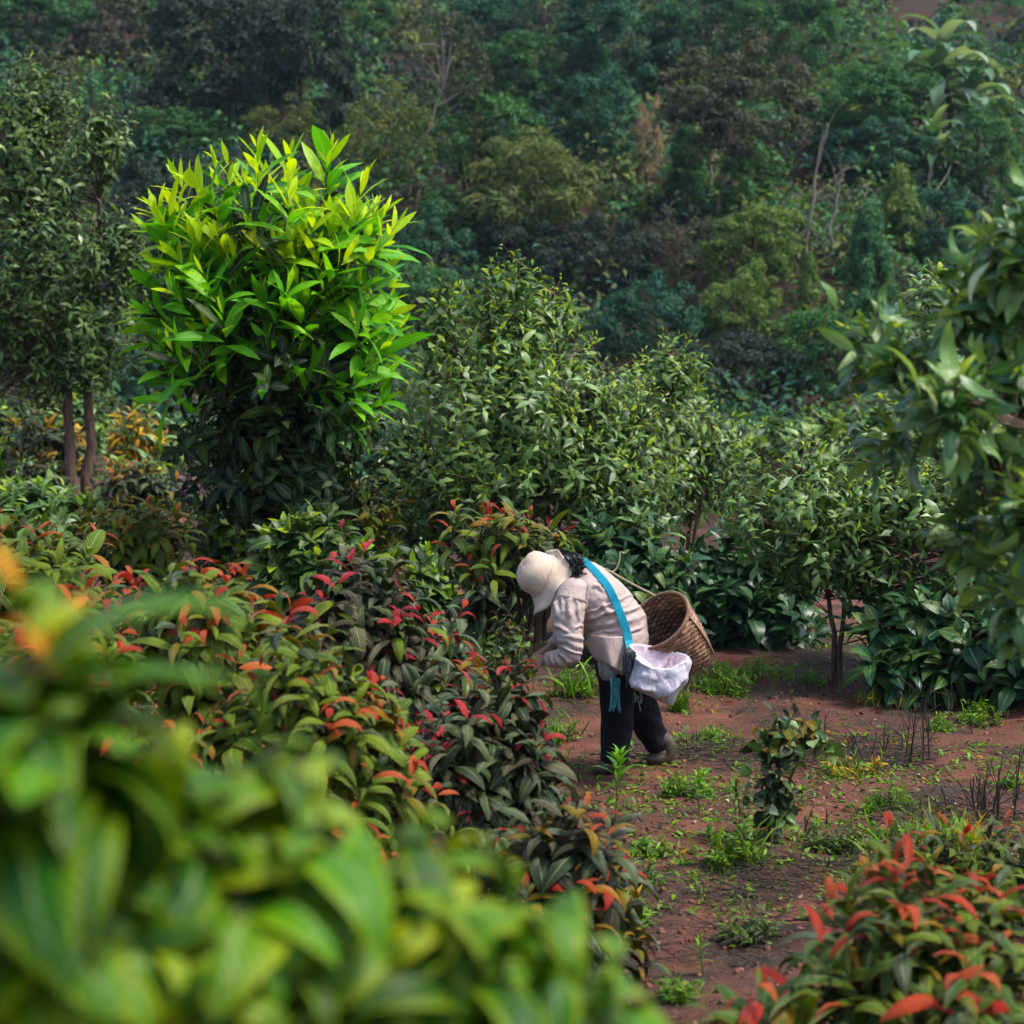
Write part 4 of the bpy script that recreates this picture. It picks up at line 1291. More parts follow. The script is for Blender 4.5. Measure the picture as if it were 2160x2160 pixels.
dl = nrm(wr_l - el_l); dr = nrm(wr_r - el_r)
shapes += hand(wr_l + dl * .02, dl + [0, 0, .05], [0, -.6, .8], 1) + hand(wr_r + dr * .02, dr + [-.2, 0, -.2], [0, .3, .9], -1)
body, _ = fuse('body', shapes, .0066, 2, M['skin'], person, PO)
for sgn in (-1, 1):
    v, f = ball(hc + FD * .086 - HA * .02 + SD * .032 * sgn, (.012, .012, .012), 8)
    link('eye', mesh('eye', v - PO, f, M['eye']), body)
v, f = loft([hc + FD * .088 - HA * .088 - SD * .024, hc + FD * .101 - HA * .089, hc + FD * .088 - HA * .088 + SD * .024], [.006, .009, .006], [.006, .009, .006], HA, 10)
link('mouth', mesh('mouth', v - PO, f, M['lip']), body)


# --- jacket
CREASES = [((770, 700), (1010, 590)), ((775, 745), (1040, 640)), ((790, 800), (1015, 745)), ((800, 845), (985, 825)), ((600, 575), (585, 705)), ((640, 580), (640, 730)), ((700, 600), (715, 745)),
           ((545, 600), (560, 720)), ((565, 890), (745, 950)), ((575, 940), (735, 1005)), ((560, 1000), (660, 1065)), ((600, 860), (760, 900)), ((1000, 600), (1130, 555)), ((1040, 680), (1190, 635)),
           ((1060, 760), (1210, 715)), ((1070, 830), (1190, 800)), ((820, 480), (900, 520)), ((900, 640), (960, 680)), ((690, 800), (765, 790)), ((540, 780), (640, 830)), ((500, 1010), (520, 1075)), ((545, 1005), (560, 1080))]


def crease(co, no):
    x, y, d = project(co)
    x = (x - 1020) * 3.578; y = (y - 1100) * 3.578
    x = x + (vnoise(y / 45, x / 60, 21) - .5) * 26
    y = y + (vnoise(x / 45, y / 60, 22) - .5) * 26
    out = np.zeros(len(co))
    for i, ((x0, y0), (x1, y1)) in enumerate(CREASES):
        ex, ey = x1 - x0, y1 - y0
        l2 = ex * ex + ey * ey
        t = ((x - x0) * ex + (y - y0) * ey) / l2
        dd = ((x - x0) * ey - (y - y0) * ex) / math.sqrt(l2)
        w = 11 + 5 * (i % 3)
        prof_ = (1 - (dd / w) ** 2) * np.exp(-.5 * (dd / w) ** 2)
        out += prof_ * np.clip(np.minimum(t + .15, 1.15 - t) * 4, 0, 1) * (.006 + .0025 * (i % 2))
    return out * np.clip(-no[:, 1] * 1.5 + .35, 0, 1)


def jdisp(co, no):
    q = co - PO
    ax = np.stack([q[:, 0] * .8 + q[:, 2] * .6, q[:, 1], -q[:, 0] * .6 + q[:, 2] * .8], -1)
    a = fnoise3(ax * [5, 6, 9], 1) - .5
    fo = 1 - np.abs(fnoise3(ax * [9, 9, 30] + 7, 6) * 2 - 1) * 3
    b_ = fnoise3(ax * [22, 22, 34], 2) - .5
    ridge = 1 - np.abs(fnoise3(ax * [6, 6, 15] + 3, 5) * 2 - 1) * 2.2
    return a * .010 + b_ * .004 + np.clip(ridge, -.3, 1) * .005 + np.clip(fo, -.2, 1) * .003 + crease(co, no) * 1.35


jshapes = [loft([W3(650, 440), W3(735, 478), W3(845, 585), W3(945, 710), W3(1010, 815), W3(1060, 930), W3(1062, 1030)],
                [.085, .130, .152, .160, .162, .130, .095], [.08, .18, .195, .185, .18, .185, .18], n=28),
           loft([W3(905, 880, -.12), W3(965, 985, -.15), W3(1052, 1130, -.16)], [.10, .085, .030], [.07, .06, .04], n=18),       # front flap
           loft([W3(690, 520, -.13), W3(640, 660, -.19), W3(645, 830, -.225), W3(655, 990, -.245)], [.090, .084, .072, .060], [.08, .08, .072, .060], n=20),
           loft([W3(668, 985, -.245), W3(590, 1030, -.235), W3(495, 1042, -.205)], [.060, .052, .043], [.060, .052, .043], n=20),
           loft([W3(700, 520, .13), W3(640, 660, .20), W3(625, 800, .23), W3(630, 890, .225)], [.09, .085, .075, .065], [.085, .085, .075, .065], n=20),
           loft([W3(630, 885, .225), W3(570, 920, .17), W3(535, 938, .13)], [.062, .052, .044], [.062, .052, .044], n=18),
           loft([W3(625, 430), W3(690, 455)], [.062, .09], [.08, .12], n=20)]
jacket, jco = fuse('jacket', jshapes, .0065, 6, M['jacket'], person, PO, jdisp)
# stitched yoke seam, hem slit and pocket welt as small raised strips on the jacket
jb = BVHTree.FromPolygons([tuple(v) for v in jco], [tuple(p.vertices) for p in jacket.data.polygons])
camp = Vector((0, 0, CAM_H))


def on_jacket(cx, cy, lift=.006, back=.0):
    d = Vector(tuple(ray(1020 + cx / 3.578, 1100 + cy / 3.578))).normalized()
    h = jb.ray_cast(camp, d)
    if h[0] is None:
        return W3(cx, cy, back)
    return np.array(h[0] + h[1] * lift - d * lift)


def ribbon(pts, width, thick, ref, origin, name, mat, parent, taper=None):
    P = np.asarray(pts, float)
    T = nrm(np.gradient(P, axis=0))
    S = nrm(np.cross(T, np.asarray(ref, float))); Q = np.cross(S, T)
    w = np.broadcast_to(np.asarray(width, float), (len(P),))[:, None] / 2
    h = thick / 2
    ring = np.stack([P + S * w * .92 + Q * h, P - S * w * .92 + Q * h, P - S * w - Q * h, P + S * w - Q * h], 1)
    V = ring.reshape(-1, 3)
    m = len(P); idx = np.arange(m * 4).reshape(m, 4); nx = np.roll(idx, -1, 1)
    F = [list(map(int, f)) for f in np.stack([idx[:-1], nx[:-1], nx[1:], idx[1:]], -1).reshape(-1, 4)]
    F += [[3, 2, 1, 0], [int(i) for i in idx[-1]]]
    me = bpy.data.meshes.new(name); me.from_pydata((V - origin).tolist(), [], F); me.materials.append(mat)
    me.polygons.foreach_set('use_smooth', np.zeros(len(F), bool)); me.update()
    return link(name, me, parent)


def resample(pts, n):
    pts = np.asarray(pts, float)
    t = np.linspace(0, len(pts) - 1, n)
    out = np.stack([np.interp(t, np.arange(len(pts)), pts[:, i]) for i in range(pts.shape[1])], -1)
    for _ in range(3):
        out[1:-1] = (out[:-2] + 2 * out[1:-1] + out[2:]) / 4
    return out


for nm, pl, wd in [('yoke_seam', [(560, 560), (640, 565), (740, 590), (770, 600)], .006), ('armhole_seam', [(800, 470), (775, 560), (768, 680), (770, 790)], .006),
                   ('pocket_welt', [(985, 870), (1055, 868)], .012), ('hem_slit', [(1058, 890), (1060, 1000), (1062, 1120)], .007)]:
    q = resample(pl, 14)
    P = np.array([on_jacket(x, y, .003) for x, y in q])
    ribbon(resample(P, 14), wd, .005, (0, -1, .2), PO, nm, M['jacket'], jacket)

# free hanging front panel of the jacket
HP = np.array([[W3(800, 850, -.175), W3(1060, 872, -.205)], [W3(905, 1048, -.20), W3(1070, 1155, -.205)]])
gu, gv = np.meshgrid(np.linspace(0, 1, 22), np.linspace(0, 1, 22))
S_ = ((1 - gv) * (1 - gu))[..., None] * HP[0, 0] + ((1 - gv) * gu)[..., None] * HP[0, 1] + (gv * (1 - gu))[..., None] * HP[1, 0] + (gv * gu)[..., None] * HP[1, 1]
S_ = S_.reshape(-1, 3)
S_[:, 1] -= .03 * np.sin(gu.ravel() * math.pi) * (1 - .3 * gv.ravel()) + (fnoise3((S_ - PO) * [16, 1, 9], 4) - .5) * .045
S2 = S_ + [0, .006, 0]
ix = np.arange(22 * 22).reshape(22, 22)
f1 = np.stack([ix[:-1, :-1], ix[1:, :-1], ix[1:, 1:], ix[:-1, 1:]], -1).reshape(-1, 4)
edge_ = np.concatenate([ix[0], ix[1:, -1], ix[-1, -2::-1], ix[-2:0:-1, 0]])
f3 = np.stack([edge_, np.roll(edge_, -1), np.roll(edge_, -1) + 484, edge_ + 484], -1)
link('front_panel', mesh('front_panel', np.concatenate([S_, S2]) - PO, np.concatenate([f1, f1[:, ::-1] + 484, f3]), M['jacket']), jacket)

# collar
v, f = loft([W3(640, 330, -.03), W3(590, 400, -.095), W3(560, 480, -.07), W3(560, 520, .0)], [.012, .013, .013, .012], [.03, .032, .032, .03], (1, 0, .6), 12)
link('collar', mesh('collar', v - PO, f, M['jacket']), jacket)

# --- shirt tail showing below the hem
q = []
fuse('shirt', [loft([W3(975, 1000, -.12), W3(975, 1100, -.13), W3(985, 1185, -.12)], [.085, .078, .06], [.07, .06, .045], n=20)], .007, 3, M['shirt'], person, PO,
     lambda co, no: (fnoise3((co - PO) * [40, 40, 10], 4) - .5) * .02)
# --- trousers
fuse('trousers', [loft([W3(1035, 960), W3(1030, 1080), W3(1040, 1180)], [.13, .135, .11], [.17, .175, .15], n=24),
                  loft([W3(1005, 1120, -.08), W3(1008, 1300, -.09), W3(1008, 1500, -.09), W3(990, 1790, -.09)], [.105, .092, .086, .072], [.10, .092, .085, .07], n=20),
                  loft([W3(1075, 1130, .08), W3(1140, 1300, .10), W3(1215, 1470, .11), W3(1320, 1690, .10)], [.105, .10, .088, .068], [.10, .095, .085, .068], n=20)],
     .008, 5, M['trousers'], person, PO, lambda co, no: (fnoise3((co - PO) * [14, 14, 22], 7) - .5) * .022)
# --- boots
for heel, toe, shaft in [(W3(1030, 1855, -.09), W3(860, 1872, -.12), W3(988, 1740, -.09)), (W3(1398, 1815, .10), W3(1250, 1835, .09), W3(1350, 1650, .10))]:
    gh_ = max(gz(heel[0], heel[1]), gz(toe[0], toe[1]))
    heel[2] = gh_ + .04; toe[2] = gh_ + .028
    ank = heel + [-.01, 0, .07]
    bo, _ = fuse('boot', [loft([heel + [.0, 0, -.005], (heel + toe) / 2 + [0, 0, .004], toe], [.042, .042, .028], [.036, .042, .038], n=18),
                  loft([heel + [-.015, 0, 0], ank, shaft], [.042, .045, .058], [.038, .044, .054], n=18)], .006, 3, M['boot'], person, PO)

# --- hat: crown, sagging wavy brim
prof = [(.0006, .1352), (.012, .1350), (.030, .1340), (.055, .129), (.078, .118), (.096, .096), (.104, .070), (.107, .040), (.109, .015), (.112, .0), (.124, -.012), (.144, -.020), (.168, -.026), (.190, -.030), (.189, -.034), (.168, -.031), (.142, -.026), (.118, -.016), (.104, -.004), (.100, .03)]
n = 64
a = np.arange(n) / n * 2 * math.pi
V = []
for r_, z_ in prof:
    k = max(0, (r_ - .112) / .070) if z_ < .01 else 0
    # angle 0 = face side, pi = back of the head
    rr = r_ * (1 + .05 * np.cos(2 * a)) + .010 * k * np.cos(a) + .006 * k * np.exp(-((a - math.pi - .2) / .8) ** 2)
    rr = rr * (1 - .16 * k * np.maximum(0, -np.cos(a)))
    zz = z_ + k * (.024 * np.sin(2 * a + .6) + .016 * np.sin(5 * a) - .034 * np.cos(a) ** 2 * (np.cos(a) > 0) + .008 * np.exp(-((a - math.pi - .2) / .9) ** 2)) + .004 * min(1, r_ / .09) * np.sin(3 * a + z_ * 40)
    V.append(hc[None] + (np.cos(a) * rr)[:, None] * FD + (np.sin(a) * rr)[:, None] * SD + zz[:, None] * HA)
V = np.concatenate(V)
k = len(prof)
idx = np.arange(k * n).reshape(k, n); nx = np.roll(idx, -1, 1)
F = [list(map(int, q)) for q in np.stack([idx[:-1], nx[:-1], nx[1:], idx[1:]], -1).reshape(-1, 4)] + [[int(i) for i in idx[0]]]
me = mesh('sun_hat', V - PO, F, M['hat'])
hat = link('sun_hat', me, person)
for rad, zz in ((.1045, .022), (.168, -.0245)):
    pass
V, F, uv = tubes(np.array([[hc + FD * math.cos(t) * .1105 * (1 + .05 * math.cos(2 * t)) + SD * math.sin(t) * .1105 * (1 + .05 * math.cos(2 * t)) + HA * .012 for t in np.linspace(0, 2 * math.pi, 49)]]), np.full((1, 49), .0035), 6)
link('hat_band', mesh('hat_band', V - PO, F, M['hat'], uv), hat)

# --- hair: loose dark tail falling over the collar
rs = np.random.default_rng(5)
m = 420
st = np.array([W3(618 + rs.normal() * 12, 345 + rs.normal() * 32, .03 + rs.normal() * .04) for _ in range(m)])
en = np.array([W3(722 + rs.normal() * 24, 345 + rs.normal() * 34, -.065 + rs.normal() * .04) for _ in range(m)])
ct = (st + en) / 2 + np.array([0, -.03, .022]) + rs.normal(size=(m, 3)) * .025
V, F, uv = tubes(bez(st, ct, en, 8), np.linspace(1, .35, 8)[None] * (.006 + .004 * rs.random((m, 1))), 5)
hair = link('hair', mesh('hair', V - PO, F, M['hair'], uv), person)
fuse('hair_tail', [loft([W3(605, 350, .02), W3(660, 338, -.02), W3(724, 350, -.05)], [.035, .040, .028], [.05, .05, .03], n=18)], .006, 2, M['hair'], hair, PO,
     lambda co, no: (fnoise3((co - PO) * [60, 60, 120], 9) - .5) * .02)

# ================================================================= BASKET
BC = W3(1318, 748, -.12)
BN = nrm(np.array([-.54, -.50, .67]))
BU = nrm(np.array([.68, 0, .73]) - BN * (np.array([.68, 0, .73]) @ BN)); BV = np.cross(BN, BU)
M['basket'] = bpy.data.materials.new('woven_bamboo')
nt = nodes(M['basket'])
uvn = N(nt, 'ShaderNodeUVMap', uv_map='UVMap')
nz = N(nt, 'ShaderNodeTexNoise'); nz.inputs['Scale'].default_value = 7; nz.inputs['Detail'].default_value = 5
tcx = N(nt, 'ShaderNodeTexCoord'); nt.links.new(tcx.outputs['Object'], nz.inputs[0])
mp = N(nt, 'ShaderNodeMapping'); mp.inputs['Scale'].default_value = (34, 22, 1); nt.links.new(uvn.outputs[0], mp.inputs[0])
wn2 = N(nt, 'ShaderNodeTexWhiteNoise', noise_dimensions='2D')
fl = N(nt, 'ShaderNodeVectorMath', operation='FLOOR'); nt.links.new(mp.outputs[0], fl.inputs[0]); nt.links.new(fl.outputs[0], wn2.inputs[0])
fc = math_n(nt, 'ADD', math_n(nt, 'MULTIPLY', nz.outputs[0], .7), math_n(nt, 'MULTIPLY', wn2.outputs[0], .35))
colb = ramp(nt, fc, [(.3, (.04, .018, .011)), (.55, (.15, .07, .035)), (.8, (.34, .20, .105))])
bsb = N(nt, 'ShaderNodeBsdfPrincipled'); bsb.inputs['Roughness'].default_value = .6
nt.links.new(colb, bsb.inputs['Base Color'])
ob_ = N(nt, 'ShaderNodeOutputMaterial'); nt.links.new(bsb.outputs[0], ob_.inputs[0])
basket = thing('basket', 'conical woven bamboo back basket hanging behind the picker, mouth open upward', 'basket', BC - BN * .3)
BO = BC - BN * .3


def weave(rad, t, cols=44, rows=30, sub=3, out=1):
    nu, nv = cols * sub, rows * sub + 1
    u = np.arange(nu) / nu; v = np.linspace(0, 1, nv)
    U, Vv = np.meshgrid(u, v)
    a = U * 2 * math.pi
    sq = 1 - .0 * U
    flat = (np.maximum(np.abs(np.cos(a)), np.abs(np.sin(a))) ** -1 - 1) * .35 * Vv      # squarer towards the bottom
    r = rad(Vv) * (1 + flat)
    ci, ri = np.floor(U * cols), np.floor(np.minimum(Vv, .9999) * rows)
    chk = ((ci + ri) % 2) * 2 - 1
    r = r + out * (t + chk * .0042 * np.abs(np.sin(U * cols * math.pi)) ** .5 * np.abs(np.sin(Vv * rows * math.pi)) ** .5)
    dep = Vv * .33
    P = BC + (np.cos(a) * r)[..., None] * BU + (np.sin(a) * r)[..., None] * BV - dep[..., None] * BN
    idx = np.arange(nu * nv).reshape(nv, nu); nx_ = np.roll(idx, -1, 1)
    F = np.stack([idx[:-1], nx_[:-1], nx_[1:], idx[1:]], -1).reshape(-1, 4)
    return P.reshape(-1, 3), F, np.stack([U, Vv], -1).reshape(-1, 2), idx


radf = lambda v: .178 - .018 * v - .035 * v ** 2
V1, F1, uv1, id1 = weave(radf, .004, 34, 22, 4)
V2, F2, uv2, id2 = weave(radf, -.004, 34, 22, 4, 1)
s = Soup(); s.add(V1, F1[:, ::-1], uv1); s.add(V2, F2, uv2)
s.build('wall', [M['basket']], basket, origin=BO)
# bottom: woven disc
s = Soup()
for k, off in enumerate((0, .004)):
    ring = V1[id1[-1]]
    cen = ring.mean(0)
    rr_ = np.linspace(1, .02, 14)
    Pd = cen + (ring - cen)[None] * rr_[:, None, None] - BN * (off - .002)
    nu = ring.shape[0]
    Pd = Pd + (((np.arange(14)[:, None] // 1 + np.arange(nu)[None] // 4) % 2) * .003)[..., None] * BN
    idd = np.arange(14 * nu).reshape(14, nu); nxx = np.roll(idd, -1, 1)
    s.add(Pd.reshape(-1, 3), np.stack([idd[:-1], nxx[:-1], nxx[1:], idd[1:]], -1).reshape(-1, 4), np.stack(np.broadcast_arrays(np.arange(nu)[None] / nu, rr_[:, None]), -1).reshape(-1, 2))
s.build('bottom', [M['basket']], basket, origin=BO)
# rim: wrapped coil
aa = np.linspace(0, 2 * math.pi, 241)
rimP = []
for q_ in range(3):
    w_ = aa * 26 + q_ * 2.1
    rimP.append([BC + BU * math.cos(x) * (.179 + .006 * math.cos(w)) + BV * math.sin(x) * (.179 + .006 * math.cos(w)) + BN * .006 * math.sin(w) for x, w in zip(aa, w_)])
V, F, uv = tubes(np.array(rimP), np.full((3, 241), .0058), 6)
link('rim', mesh('rim', V - BO, F, M['basket'], uv), basket)
# ridges down the corners
rp = []
for a0 in (.785, 2.356, 3.927, 5.498):
    vv = np.linspace(.02, 1, 10)
    rp.append([BC + (BU * math.cos(a0) + BV * math.sin(a0)) * (radf(v) * (1 + .145 * v) + .008) - BN * .33 * v for v in vv])
for p_ in rp:
    V, F, uv = tubes(np.array([p_]), np.full((1, 10), .007), 6)
    link('stake', mesh('stake', V - BO, F, M['basket'], uv), basket)
# rope from the neck over the back to the rim
rope_px = [(745, 292), (820, 318), (900, 352), (975, 385), (1040, 425), (1130, 475), (1230, 525), (1330, 580)]
P = np.array([W3(x, y, dy) for (x, y), dy in zip(rope_px, np.linspace(-.02, .02, len(rope_px)))])
P = resample(P, 40)
tw = np.linspace(0, 90, 40)
RT = np.stack([P + .0035 * np.stack([np.cos(tw + q), 0 * tw, np.sin(tw + q)], -1) for q in (0, 2.1, 4.2)])
V, F, uv = tubes(RT, np.full((3, 40), .0034), 5)
link('rope', mesh('rope', V - BO, F, M['rope'], uv), basket)
P = resample(np.array([W3(965, 382, 0), W3(990, 375, 0), W3(1015, 335, 0), W3(1028, 280, 0), W3(1030, 225, 0)]), 16)
V, F, uv = tubes(P[None], np.full((1, 16), .0045), 6)
link('rope_end', mesh('rope_end', V - BO, F, M['rope'], uv), basket)

# ================================================================= SHOULDER BAG
bag_o = W3(1130, 1180, -.30)
bag = thing('shoulder_bag', 'dark fringed shoulder bag on a turquoise cloth strap across the back', 'bag', bag_o)
sp_px = resample([(752, 300), (800, 345), (860, 405), (920, 475), (965, 545), (1000, 625), (1030, 700), (1058, 780), (1085, 860), (1098, 920), (1106, 978)], 30)
P = np.array([on_jacket(x, y, .010, -.2) for x, y in sp_px])
for i in range(4):
    P[1:-1] = (P[:-2] + 2 * P[1:-1] + P[2:]) / 4
P[-5:] += np.linspace(0, 1, 5)[:, None] * [0, -.05, 0]
wdt = np.interp(np.linspace(0, 1, 30), [0, .3, .7, 1], [.036, .040, .044, .042])
ribbon(P, wdt, .004, (0, -1, .25), bag_o, 'strap', M['strap'], bag)
end = P[-1]
fuse('pouch', [loft([W3(1102, 985, -.27), W3(1108, 1060, -.26), W3(1100, 1140, -.25)], [.028, .042, .036], [.04, .05, .04], n=18),
               loft([W3(1110, 1010, -.28), W3(1165, 1045, -.29)], [.03, .018], [.03, .02], n=14)], .006, 2, M['bagcloth'], bag, bag_o,
     lambda co, no: (fnoise3((co - bag_o) * [60, 60, 12], 3) - .5) * .016)
for nm, x0, x1, y0, y1, mt, cnt_, dy in [('fringe', 1078, 1140, 1000, 1185, 'bagcloth', 60, -.315), ('tassel', 955, 1030, 1190, 1400, 'teal_thread', 34, -.24), ('thread_fringe', 1135, 1195, 1290, 1375, 'shirt', 8, -.29)]:
    st = np.array([W3(rs.uniform(x0, x1), y0 + rs.normal() * 8, dy + rs.normal() * .012) for _ in range(cnt_)])
    en = np.array([W3(rs.uniform(x0 - 6, x1 + 6), y1 + rs.normal() * 22, dy + rs.normal() * .015) for _ in range(cnt_)])
    V, F, uv = tubes(bez(st, (st + en) / 2 + rs.normal(size=st.shape) * .008, en, 6), np.full((cnt_, 6), .0032), 4)
    link(nm, mesh(nm, V - bag_o, F, M[mt], uv), bag)

# ================================================================= WHITE SACK
so = W3(1300, 1390, -.38)
sack = thing('plastic_sack', 'crumpled white plastic sack slung at the hip in front of the basket', 'sack', so)
mouth = [(1128, 985, -.30), (1160, 935, -.24), (1230, 918, -.20), (1300, 925, -.20), (1380, 962, -.22), (1455, 1000, -.24), (1500, 985, -.27), (1552, 1003, -.33), (1538, 1035, -.38), (1485, 1062, -.41),
         (1435, 1095, -.42), (1360, 1118, -.43), (1282, 1100, -.43), (1222, 1068, -.41), (1165, 1035, -.37), (1135, 1010, -.33)]
mid = [(1120, 1150, -.31), (1150, 1100, -.24), (1230, 1090, -.21), (1300, 1100, -.20), (1370, 1120, -.21), (1440, 1130, -.23), (1490, 1120, -.27), (1520, 1130, -.33), (1500, 1190, -.42), (1440, 1260, -.46),
       (1370, 1300, -.47), (1300, 1300, -.47), (1225, 1275, -.46), (1170, 1250, -.43), (1125, 1240, -.38), (1112, 1200, -.34)]
bot = [(1112, 1250, -.34), (1150, 1270, -.32), (1200, 1295, -.31), (1260, 1320, -.31), (1320, 1350, -.31), (1370, 1375, -.31), (1410, 1392, -.32), (1425, 1370, -.33), (1415, 1388, -.34), (1370, 1372, -.35),
       (1325, 1350, -.36), (1270, 1325, -.36), (1210, 1298, -.36), (1160, 1275, -.36), (1125, 1258, -.36), (1112, 1252, -.35)]
rows = [np.array([W3(*q) for q in r_]) for r_ in (bot, mid, mouth)]


def closed_up(r_, n=96):
    t = np.linspace(0, 16, n, endpoint=False)
    e = np.concatenate([r_, r_[:1]])
    o = np.stack([np.interp(t, np.arange(17), e[:, i]) for i in range(3)], -1)
    for _ in range(4):
        o = (np.roll(o, 1, 0) + 2 * o + np.roll(o, -1, 0)) / 4
    return o


rw = [closed_up(r_) for r_ in rows]
cmo = rw[2].mean(0)
lay = []
for f in np.linspace(0, 1, 10):
    lay.append(rw[0] * (1 - f) + rw[1] * f + (rw[1] - rw[0]) * 0)
for f in np.linspace(0, 1, 14)[1:]:
    lay.append(rw[1] * (1 - f) + rw[2] * f)
lay = np.array(lay)
cen = lay.mean(1, keepdims=True)
rad_ = nrm(lay - cen)
fl = lay.reshape(-1, 3)
nzv = (fnoise3((fl - so) * [12, 12, 16], 8) - .5) * .09 + (1 - np.abs(fnoise3((fl - so) * [11, 11, 9] + 2, 9) * 2 - 1) * 2) * .020 + (fnoise3((fl - so) * 38, 3) - .5) * .02
fade = np.concatenate([np.linspace(.25, 1, 10), np.ones(13)])[:, None]
lay = lay + rad_ * (nzv.reshape(lay.shape[:2]) * fade)[..., None]
s = Soup()


def grid_faces(a_, b_, flip=False):
    idx = np.arange(a_ * b_).reshape(a_, b_); nx = np.roll(idx, -1, 1)
    F = np.stack([idx[:-1], nx[:-1], nx[1:], idx[1:]], -1).reshape(-1, 4)
    return F[:, ::-1] if flip else F


uvz = lambda a_, b_: np.stack(np.broadcast_arrays(np.arange(b_)[None] / b_, np.arange(a_)[:, None] / a_), -1).reshape(-1, 2)
s.add(lay.reshape(-1, 3), grid_faces(*lay.shape[:2]), uvz(*lay.shape[:2]))
s.build('sack_wall', [M['sack']], sack, origin=so)
# rolled lip and lining sinking into the mouth
lip = lay[-1]
c2 = lip.mean(0)
inn = [lip, lip + (c2 - lip) * .05 + [0, 0, .006], lip + (c2 - lip) * .12 + [0, .004, -.004]]
s = Soup(); inn_ = np.array(inn)
s.add(inn_.reshape(-1, 3), grid_faces(*inn_.shape[:2]), uvz(*inn_.shape[:2]))
s.build('lip', [M['sack']], sack, origin=so)
ln = [inn[-1]]
for f in np.linspace(.1, 1, 10):
    L_ = inn[-1] + (c2 + np.array([.0, .03, -.06]) - inn[-1]) * f * .95
    L_ = L_ + nrm(lip - c2) * (fnoise3((L_ - so) * 26, 5) - .5)[:, None] * .03
    L_[:, 2] -= .045 * math.sin(f * 1.5)
    ln.append(L_)
ln = np.array(ln)
s = Soup(); s.add(ln.reshape(-1, 3), grid_faces(*ln.shape[:2]), uvz(*ln.shape[:2]))
s.build('lining', [M['sack_in']], sack, origin=so)

# ================================================================= WEEDS AND GROUND DETAIL
WT = leaf_tmpl(4, 2, .2, .9, .2, .8, 0, .3)
GT = leaf_tmpl(4, 1, .05, 1.1, .0, .6, 0, .2)
FT_ = diamond(.4, .1)


def lance_weed(label, px, py_top, py_base, L, mats=('weed', 'weed_dull'), k=34, name='leafy_weed'):
    g0 = ground(px, py_base)
    h = (py_base - py_top) / ppm(g0[1])
    root = thing(name, label, 'weed', g0, 'green weeds on the red soil')
    top = g0 + np.array([rng.normal() * .02, rng.normal() * .02, h * .9])
    V, F, uv = tubes(bez(g0[None] - [0, 0, .02], ((g0 + top) / 2 + rng.normal(size=3) * .01)[None], top[None], 8), np.linspace(.005, .002, 8)[None], 5)
    link('stem', mesh('stem', V - g0, F, M['stem_green'], uv), root)
    for i in range(k):
        f = i / k
        az = i * GOLD; el = R(75) * (1 - f) + R(-12) * f + rng.normal() * .12
        P = top - np.array([0, 0, h * .9 * f ** 1.3 * .85])
        rd = np.array([math.cos(az), math.sin(az), 0]); up = np.array([0, 0, 1.])
        D = math.cos(el) * rd + math.sin(el) * up; U = math.cos(el) * up - math.sin(el) * rd
        l = L * (.55 + .6 * min(1, f * 2.2)) * (1 - .45 * max(0, f - .5) * 2) * (1 + .12 * rng.normal())
        V, F, uv = place(WT, P[None], orient(D[None], U[None]), l)
        link('leaf', mesh('weed_leaf', V - g0, F, M[mats[0] if f < .45 else mats[1]], uv, None, np.full(len(V), rng.random())), root)
    return root


lance_weed('bright lance-leaved weed standing in front of the trousers of the picker', 1300, 1575, 1750, .13)
lance_weed('yellow-green weed left of the sapling', 1478, 1630, 1722, .085, k=26)
lance_weed('upright dull green weed touching the left side of the sapling', 1560, 1640, 1760, .09, ('weed_dull', 'weed_dull'), 24)
lance_weed('small yellow-green weed low on the soil right of the sapling', 1695, 1665, 1700, .06, k=16)
lance_weed('small bright weed below the sapling, on open red soil', 1715, 1735, 1765, .05, k=14)
lance_weed('tiny sprout between the lance-leaved weed and the sapling', 1418, 1712, 1738, .05, k=12)
lance_weed('slender weed growing out of the path near the bottom edge', 1487, 1965, 2060, .05, ('weed', 'weed_dull'), 18)
lance_weed('tall thin weed beside the dead stems, right of the forked trunk', 1918, 1400, 1500, .05, ('weed', 'weed_dull'), 22)


